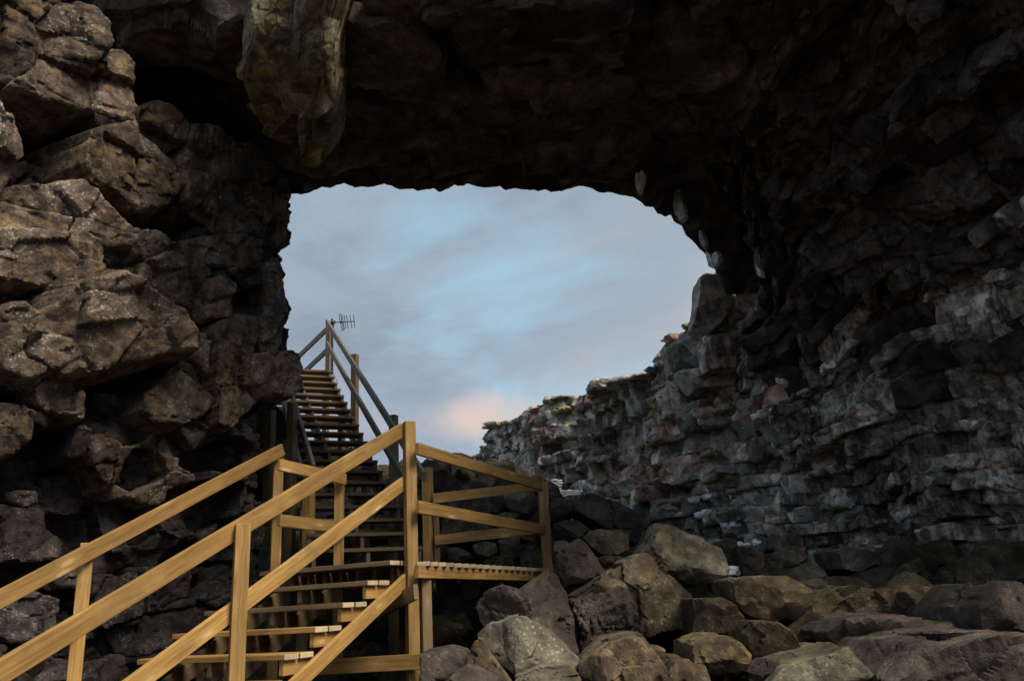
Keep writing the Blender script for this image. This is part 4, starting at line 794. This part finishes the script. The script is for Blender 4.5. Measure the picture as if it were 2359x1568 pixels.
# ------------------------------------------------------------------ boulders
FA = (983.0, 1105.7, 3.391); FB = (1597.0, 1013.5, 2.827); FL = (860.0, 952.0, 3.647)
BOULDERS = [
 # frame, Y, thickness, material, label, outline, extra planes, crag
 (FA, 10.2, .45, M_bdark, "smooth dark slab leaning over the grey stone, highest on the boulder pile", [(1150, 190), (1200, 140), (1290, 120), (1400, 150), (1500, 190), (1600, 260), (1690, 340), (1735, 400), (1700, 450), (1620, 500), (1540, 480), (1400, 400), (1250, 310), (1160, 260)], [((.3, .5, 1), .8)], 0),
 (FA, 10.5, .4, M_bdark, "dark rounded boulder just right of the railing corner post, left of the leaning slab", [(955, 190), (1000, 140), (1080, 160), (1150, 150), (1180, 230), (1090, 310), (970, 320)], [], 0),
 (FA, 9.9, .35, M_bould, "striped grey-brown stone tucked under the smooth dark slab", [(1215, 450), (1260, 400), (1340, 385), (1430, 400), (1500, 385), (1570, 420), (1570, 550), (1480, 590), (1350, 580), (1270, 520)], [((0, .8, .6), .75)], 0),
 (FA, 9.2, .45, M_bdark, "wedge-shaped brown boulder with a pale edge right of the corner post foot", [(1000, 590), (1080, 530), (1180, 458), (1235, 490), (1300, 580), (1395, 725), (1330, 790), (1200, 810), (1080, 830), (1020, 740)], [((.9, .5, .6), .55), ((-.7, .1, .8), .7)], 0),
 (FA, 9.6, .22, M_bould, "small reddish stone wedged between the wedge-shaped boulder and the big tilted slab", [(1340, 610), (1400, 585), (1540, 600), (1490, 655), (1370, 695)], [], 0),
 (FA, 8.3, .55, M_bould, "big tilted brown slab speckled with pale marks in the middle of the pile", [(1130, 900), (1400, 715), (1650, 570), (1720, 565), (1840, 710), (2005, 890), (2060, 990), (2225, 1130), (2190, 1190), (2000, 1165), (1800, 1170), (1660, 1220), (1480, 1120)], [((.25, .85, .75), .62), ((-.2, .6, 1), .8)], 0),
 (FA, 7.75, .35, M_bcrag, "craggy black honeycombed lava block in front of the big tilted slab", [(1125, 930), (1270, 885), (1430, 845), (1530, 855), (1610, 960), (1650, 1060), (1645, 1190), (1560, 1220), (1440, 1250), (1360, 1260), (1250, 1390), (1200, 1370), (1190, 1150), (1150, 1060)], [], .10),
 (FA, 9.0, .6, M_bgrey, "large pale grey-green boulder with an undercut base behind the big tilted slab", [(1640, 560), (1740, 430), (1770, 345), (1900, 360), (2100, 440), (2280, 540), (2310, 720), (2200, 800), (2080, 830), (1960, 800), (1880, 740), (1780, 660)], [((.1, .9, .5), .7), ((0, -.7, .8), .75)], 0),
 (FA, 7.35, .55, M_bdark, "big dark heart-shaped boulder touching the right end of the landing beam", [(395, 960), (440, 880), (600, 820), (720, 850), (830, 770), (940, 703), (1010, 730), (1060, 840), (1095, 900), (1130, 1050), (1165, 1250), (1140, 1330), (1000, 1330), (700, 1300), (480, 1200), (420, 1100)], [((-.25, .35, 1), .72), ((.9, .2, .5), .8)], .02),
 (FA, 6.75, .5, M_bgrey, "pale domed boulder in front of the dark heart-shaped one", [(415, 1210), (500, 1120), (620, 1078), (740, 1062), (850, 1100), (960, 1170), (1100, 1300), (1215, 1420), (1150, 1475), (980, 1480), (850, 1510), (720, 1540), (640, 1460), (520, 1380)], [((-.1, .8, .8), .72), ((-.5, -.2, 1), .85)], 0),
 (FA, 6.5, .4, M_bould, "cracked brown stone at the left foot of the pale domed boulder", [(310, 1400), (370, 1270), (430, 1225), (500, 1340), (600, 1460), (690, 1580), (500, 1640), (310, 1560)], [], 0),
 (FA, 6.6, .4, M_bdark, "reddish-brown boulder beside the foot of the tall stair post", [(-40, 1345), (140, 1308), (260, 1330), (325, 1390), (310, 1520), (200, 1600), (-40, 1640)], [], 0),
 (FA, 6.2, .35, M_bdark, "low black stone at the bottom edge, left of the picture's middle boulders", [(140, 1590), (210, 1500), (330, 1448), (480, 1490), (600, 1540), (640, 1640), (160, 1700)], [], .03),
 (FA, 6.0, .4, M_bgrey, "grey flat-topped stone at the bottom edge below the pale domed boulder", [(700, 1545), (850, 1485), (1130, 1462), (1210, 1540), (1180, 1700), (680, 1720)], [], 0),
 (FA, 6.35, .45, M_bould, "pointed boulder with a bright ridge at the bottom, below the craggy block", [(1185, 1440), (1290, 1330), (1390, 1250), (1480, 1232), (1600, 1205), (1665, 1220), (1740, 1330), (1845, 1480), (1800, 1600), (1750, 1720), (1230, 1740)], [((-.6, .6, .6), .7), ((.7, .6, .5), .75)], 0),
 (FA, 6.4, .4, M_bould, "broad brown stone at the bottom edge right of the pointed ridge boulder", [(1770, 1580), (1890, 1390), (2010, 1385), (2060, 1430), (2150, 1440), (2200, 1568), (2180, 1720), (1760, 1720)], [], 0),
 (FA, 7.1, .2, M_bould, "small round stone in the dark gap below the big tilted slab", [(1740, 1325), (1790, 1288), (1845, 1310), (1850, 1370), (1790, 1420), (1745, 1390)], [], 0),
 (FB, 8.1, .5, M_bould, "flat brown slab right of the pale grey-green boulder", [(200, 905), (330, 885), (560, 885), (700, 960), (725, 1040), (690, 1120), (650, 1185), (560, 1150), (480, 1195), (390, 1185), (300, 1130), (240, 1050)], [((.1, .8, .7), .65)], 0),
 (FB, 7.6, .45, M_bould, "sloping brown slab below the pale grey-green boulder, beside the tilted slab's right tip", [(-30, 1030), (150, 1025), (250, 1080), (325, 1165), (280, 1215), (160, 1255), (-30, 1270)], [((.1, .8, .7), .7)], 0),
 (FB, 6.9, .5, M_bould, "warm tan boulder lit brightest among the right-hand stones", [(315, 1260), (370, 1178), (500, 1175), (580, 1230), (640, 1330), (765, 1400), (710, 1460), (560, 1470), (430, 1500), (370, 1420), (320, 1340)], [((-.1, .7, .8), .7)], 0),
 (FB, 6.7, .45, M_bould, "low rounded brown stone left of the warm tan boulder", [(-30, 1320), (80, 1272), (180, 1262), (260, 1310), (320, 1390), (310, 1480), (150, 1520), (-30, 1500)], [], 0),
 (FB, 8.0, .6, M_bould, "wide flat-topped brown boulder across the middle of the right-hand pile", [(670, 1100), (720, 1040), (860, 960), (960, 942), (1090, 968), (1340, 968), (1390, 1060), (1390, 1140), (1200, 1140), (1000, 1150), (890, 1195), (800, 1245), (720, 1205)], [((-.15, .85, .6), .7)], 0),
 (FB, 7.6, .4, M_bould, "rounded tan boulder shaped like a thumb at the right end of the wide flat one", [(1342, 990), (1400, 948), (1480, 956), (1560, 1000), (1605, 1090), (1575, 1190), (1480, 1265), (1420, 1200), (1380, 1100)], [], 0),
 (FB, 7.2, .5, M_bdark, "dark blocky boulder with a deep cleft under the wide flat-topped one", [(885, 1185), (1000, 1140), (1150, 1128), (1380, 1140), (1435, 1250), (1400, 1320), (1300, 1380), (1200, 1460), (1000, 1370), (830, 1310), (805, 1240)], [((0, .9, .4), .85)], .03),
 (FB, 6.2, .5, M_bgrey, "grey-purple slab with a raised corner at the bottom edge right of the tan boulder", [(520, 1470), (640, 1420), (870, 1368), (940, 1332), (990, 1400), (1050, 1480), (1110, 1568), (1060, 1680), (600, 1680), (430, 1580)], [((-.2, .8, .7), .75)], 0),
 (FB, 6.35, .3, M_bdark, "black jagged stone at the bottom edge in front of the tan boulder", [(400, 1520), (510, 1428), (560, 1460), (640, 1545), (620, 1680), (380, 1680)], [], .04),
 (FB, 5.9, .7, M_bdark, "huge dark boulder with a pale crest filling the bottom right corner", [(1140, 1530), (1230, 1450), (1330, 1330), (1372, 1308), (1420, 1320), (1740, 1250), (1900, 1225), (2190, 1290), (2230, 1700), (1150, 1700)], [((-.5, .75, .5), .72), ((.3, .6, .8), .7)], 0),
 (FB, 6.6, .6, M_bdark, "large dark grey boulder at the right edge above the huge dark corner boulder", [(1725, 1180), (1750, 1080), (1830, 990), (1900, 928), (2000, 918), (2200, 980), (2230, 1310), (1900, 1260), (1740, 1245)], [((-.8, .3, .6), .75)], .02),
 (FB, 6.8, .3, M_bould, "thin slab lying between the thumb-shaped boulder and the large grey one", [(1430, 1300), (1570, 1210), (1650, 1168), (1725, 1170), (1735, 1245), (1600, 1290)], [], 0),
 (FB, 8.7, .3, M_bgrey, "small pale grey block standing behind the wide flat-topped boulder", [(718, 935), (800, 898), (855, 930), (835, 1000), (730, 1030)], [], 0),
 (FB, 9.0, .35, M_bdark, "dark low stone behind the wide flat-topped boulder, right of the pale block", [(830, 930), (900, 885), (1030, 890), (1140, 960), (1080, 990), (850, 990)], [], 0),
 (FB, 9.6, .4, M_bgrey, "bumpy purple-grey boulder at the foot of the right wall", [(885, 715), (960, 698), (1080, 710), (1185, 740), (1185, 810), (1050, 860), (940, 840)], [], .04),
 (FB, 9.5, .4, M_bgrey, "grey-green leaning slab at the wall foot right of the pale grey-green boulder", [(415, 890), (500, 740), (560, 715), (700, 730), (825, 875), (760, 960), (560, 960)], [((.2, .7, .7), .7)], 0),
 (FB, 9.7, .3, M_bdark, "dark pointed stone standing on the grey-green leaning slab", [(478, 710), (530, 615), (580, 640), (625, 720), (560, 760)], [], 0),
 (FB, 9.6, .35, M_bdark, "dark square block at the wall foot beside the ice", [(260, 690), (330, 700), (455, 690), (435, 880), (300, 890)], [], 0),
 (FB, 9.8, .3, M_bgrey, "pale upright stone between the grey-green boulder and the dark square block", [(165, 660), (220, 630), (275, 660), (270, 830), (180, 830)], [], 0),
 (FB, 9.2, .35, M_bgrey, "purple-grey stone under the wall at far right, above the large grey boulder", [(1555, 900), (1640, 870), (1740, 890), (1790, 960), (1720, 1020), (1600, 1010)], [], 0),
 (FB, 9.4, .35, M_bdark, "dark lumpy stone between the bumpy purple-grey boulder and the rounded tan one", [(1040, 870), (1180, 830), (1330, 870), (1360, 960), (1200, 985), (1060, 960)], [], .05),
 (FL, 13.0, .6, M_bdark, "dark peaked rock on the skyline behind the landing's left posts", [(385, 430), (450, 380), (530, 400), (580, 490), (640, 500), (740, 590), (790, 660), (700, 760), (520, 760), (400, 640)], [((.6, .4, .7), .7)], .02),
 (FL, 14.5, .4, M_bdark, "low dark rock on the skyline under the landing's top rail", [(730, 605), (830, 568), (930, 590), (980, 630), (900, 700), (760, 690)], [], 0),
 (FL, 12.2, .7, M_bgrey, "broad grey-brown rock mass behind the landing's upper railings", [(520, 740), (800, 700), (1050, 670), (1120, 700), (1130, 790), (1050, 850), (900, 880), (700, 850), (560, 860)], [], .03),  # lighter basalt chosen for the rocks behind the landing, offsetting the roof's shade
 (FL, 12.0, .6, M_bgrey, "grey-brown rock behind the railing just left of the corner post", [(1090, 700), (1220, 660), (1345, 650), (1390, 760), (1300, 850), (1180, 840), (1110, 800)], [], .02),
 (FL, 11.8, .25, M_bgrey, "thin pale flat stone seen between the landing's upper and middle rails", [(1030, 855), (1120, 833), (1235, 843), (1205, 885), (1080, 895)], [], 0),
 (FL, 11.4, .4, M_bgrey, "pale smooth stone behind the deck near the landing's back posts", [(620, 1140), (720, 1125), (800, 1165), (830, 1215), (740, 1250), (630, 1240)], [], 0),
 (FL, 11.5, .4, M_bgrey, "rounded grey-brown stone behind the deck, under the lower back rail", [(840, 1110), (930, 1075), (1030, 1090), (1060, 1160), (980, 1210), (860, 1190)], [], 0),
 (FL, 11.3, .45, M_bgrey, "upright grey-brown stone behind the deck right of the rounded one", [(1050, 1070), (1140, 1020), (1230, 1050), (1240, 1200), (1160, 1250), (1070, 1220)], [((.5, .3, .8), .75)], 0),
 (FL, 11.0, .45, M_bcrag, "rough pitted rock behind the deck, left of the corner post's foot", [(1225, 1110), (1330, 1075), (1430, 1100), (1450, 1290), (1340, 1340), (1240, 1310)], [], .05),
 (FL, 11.1, .3, M_bould, "low mossy stone at the back edge of the deck in its middle", [(930, 1240), (1020, 1195), (1130, 1205), (1200, 1260), (1120, 1310), (960, 1310)], [], 0),
 (FL, 11.6, .35, M_bdark, "small brown stone against the landing's back post", [(550, 1120), (600, 1095), (650, 1130), (660, 1200), (600, 1240), (550, 1220)], [], 0),
 (FL, 12.0, .5, M_bould, "brown rock in the middle of the landing railing's triangle of view", [(570, 890), (720, 880), (900, 900), (1020, 930), (1000, 1040), (830, 1080), (650, 1090), (570, 1020)], [], .04),
 (FL, 11.9, .5, M_bould, "dark brown rock beneath the thin pale flat stone", [(1010, 930), (1150, 890), (1320, 900), (1400, 970), (1360, 1080), (1200, 1060), (1050, 1040)], [], .03),
 ((0, 0, 1), 12.6, .5, M_bdark, "dark rock mass behind the left posts of the upper flight", [(555, 890), (630, 925), (668, 965), (690, 1040), (700, 1130), (560, 1150)], [], .03),
 ((0, 0, 1), 15.6, .8, M_bould, "brown rock bank seen through the lower treads of the upper flight", [(660, 1030), (740, 1022), (800, 1035), (850, 1060), (885, 1098), (935, 1112), (960, 1180), (900, 1230), (680, 1230)], [], .03),
 (FA, 10.1, .4, M_bdark, "rough dark stone between the corner post and the striped stone", [(985, 350), (1080, 315), (1190, 330), (1260, 380), (1220, 440), (1130, 490), (1010, 470)], [], .05),
 (FA, 9.4, .4, M_bdark, "brown stone in shadow beside the foot of the corner post", [(985, 480), (1060, 470), (1130, 500), (1060, 580), (1010, 640), (985, 640)], [], .03),
]
BM = np.array([[1.0, 0, 0], [0, 0, 1], [0, -1, 0]])
for i, (fr, Y, T, mat, label, pts, planes, crag) in enumerate(BOULDERS):
    W3 = np.array([onY(x, y, Y) for x, y in conv(fr, pts)]); c = (W3.max(0) + W3.min(0)) / 2 + np.array([0, T * .3, 0])
    V, Fc = rock_verts(c, BM, (T * 1.3, T), poly=np.stack([(W3 - c)[:, 0], (W3 - c)[:, 2]], 1), nfac=4, tilt=.55, amp=.03, nf=2.2, seed=7000 + i * 3, sub=6 if (len(pts) > 12 or Y < 6.4) else 5, planes=[(n_, 1 - (1 - f_) * .55) for n_, f_ in planes], facmin=.66, crag=max(crag, .01), frac=.03)
    base = np.array([c[0], c[1], V[:, 2].min()])
    put("boulder", mesh_np("boulder", V - base, Fc, mat), None, base, label=label, category="boulder", group="boulders fallen on the cave floor")

def scatter_rubble():
    rs = np.random.RandomState(23); VV = []; FF = []; n0 = 0
    for i in range(1150):
        y = rs.uniform(4.5, 19.5); x = rs.uniform(-4.6, 6.6)
        if i >= 700: y = rs.uniform(5.2, 10.4); x = rs.uniform(-.1, 5.4)
        if x > rw_x(y) - .1 or x < -2.9 - .72 * (10.3 - y) * (y < 10.3): continue
        if y > 10 and -5.2 < x < -1.2 and rs.rand() < .3: continue
        L = rs.uniform(.07, .30) * (1 + .05 * (y - 8)); c = np.array([x, y, float(ground_z(x, y)) + L * .35 + .05])
        if i >= 700: L = rs.uniform(.04, .15); c[2] = float(ground_z(x, y)) + rs.uniform(.0, .16)
        a = rs.normal(size=3); a /= np.linalg.norm(a); b_ = rs.normal(size=3); b_ -= a * (a @ b_); b_ /= np.linalg.norm(b_)
        V, Fc = rock_verts(c, np.stack([a, b_, np.cross(a, b_)]), L * rs.uniform(.6, .9), ext=(L, L * rs.uniform(.55, .9)), nfac=8, amp=.07, seed=20000 + i, sub=3, facmin=.55)
        VV.append(V); FF.append(Fc + n0); n0 += len(V)
    put("rubble", mesh_np("rubble", np.concatenate(VV), np.concatenate(FF), M_bould), None, (0, 0, 0), kind="stuff", label="loose broken rock lying over the cave floor and slope", category="rubble")
scatter_rubble()

# ------------------------------------------------------------------ antenna on the top post
def tube(name, pts, r, parent, mat, seg=8):
    cu = bpy.data.curves.new(name, 'CURVE'); cu.dimensions = '3D'; sp = cu.splines.new('POLY'); sp.points.add(len(pts) - 1)
    for p, q in zip(sp.points, pts): p.co = (float(q[0]), float(q[1]), float(q[2]), 1)
    cu.bevel_depth = r; cu.bevel_resolution = 2; cu.use_fill_caps = True
    tmp = bpy.data.objects.new("tmp", cu); scene.collection.objects.link(tmp); dg = bpy.context.evaluated_depsgraph_get(); me = bpy.data.meshes.new_from_object(tmp.evaluated_get(dg)); me.name = name
    bpy.data.objects.remove(tmp); bpy.data.curves.remove(cu); me.materials.clear(); me.materials.append(mat)
    o = put(name, me, parent); 
    if parent is not None: o.location = tuple(-np.array(parent.location))
    return o
def build_antenna():
    f = lambda x, y: ((1150 + x / 5.227) / 1.6285, (1150 + y / 5.227) / 1.6285)
    Y = float(onP(*f(500, 300), UP_O + U_rt * .07, U_rt)[1]); w = lambda x, y, dy=0: onY(*f(x, y), Y + dy)
    base = w(500, 1300); t = thing("television_antenna", "small dark comb-shaped aerial on a thin mast at the top stair post", "antenna", base)
    bpy.context.view_layer.update()
    tube("mast", [w(502, 1330), w(500, 240)], .022, t, M_metal); tube("mast_clamp", [w(490, 300), w(545, 325)], .035, t, M_metal)
    tube("boom", [w(520, 312), w(940, 288, .25)], .012, t, M_metal)
    g = lambda k: (k - 520) / 420 * .25
    for (x0, y0, x1, y1) in ((694, 163, 740, 447), (733, 165, 774, 436), (778, 168, 818, 432), (847, 163, 888, 427), (916, 158, 947, 420)):
        tube("element", [w(x0, y0, g(x0)), w(x1, y1, g(x1))], .0075, t, M_metal)
    lp = [(655, 300), (637, 160), (645, 142), (660, 142), (668, 158), (722, 455), (715, 472), (698, 472), (690, 455), (665, 310)]
    tube("folded_dipole", [w(x, y, g(x)) for x, y in lp], .008, t, M_metal)
    tube("junction_box", [w(655, 305, .09), w(692, 300, .1)], .03, t, M_metal)
    tube("cable", [w(575, 300, .03), w(545, 275), w(530, 290), w(535, 350), w(525, 440), w(512, 700), w(510, 1300), w(560, 1390), w(600, 1470)], .007, t, M_metal)
build_antenna()

# ------------------------------------------------------------------ snow, ice and grass
def lumps(name, spots, mat, label, cat, kind):
    rs = np.random.RandomState(3); VV = []; FF = []; n0 = 0
    for (x, y, Y, L, h) in spots:
        c = onY(x, y, Y); V, Fc = rock_verts(c, np.array([[1.0, 0, 0], [0, 1, 0], [0, 0, 1]]), (h, h), ext=(L, L * .7), nfac=3, pn=4, amp=.12, nf=4, seed=rs.randint(9999), sub=4); VV.append(V); FF.append(Fc + n0); n0 += len(V)
    put(name, mesh_np(name, np.concatenate(VV), np.concatenate(FF), mat), None, (0, 0, 0), kind=kind, label=label, category=cat)
rs = np.random.RandomState(2)
lumps("snow", [(1268 + rs.uniform(0, 26), 1104 + rs.uniform(0, 24), 16.2, rs.uniform(.02, .07), .012) for _ in range(34)] + [(1285 + rs.uniform(0, 50), 1128 + rs.uniform(0, 14), 15.4, rs.uniform(.02, .09), .012) for _ in range(60)] + [(1255 + rs.uniform(0, 14), 1128 + rs.uniform(0, 14), 16, rs.uniform(.02, .06), .012) for _ in range(16)], M_snow, "thin snow lying on stones below the cliff beside the corner post", "snow", "stuff")
lumps("ice", [(1667 + rs.uniform(0, 38), 1308 + rs.uniform(0, 12), 9.55, rs.uniform(.03, .08), .03) for _ in range(14)] + [(1650 + rs.uniform(0, 100), 1243 + rs.uniform(0, 12), 10.3, rs.uniform(.02, .07), .015) for _ in range(22)], M_snow, "shiny white ice among stones at the foot of the right wall", "ice", "stuff")
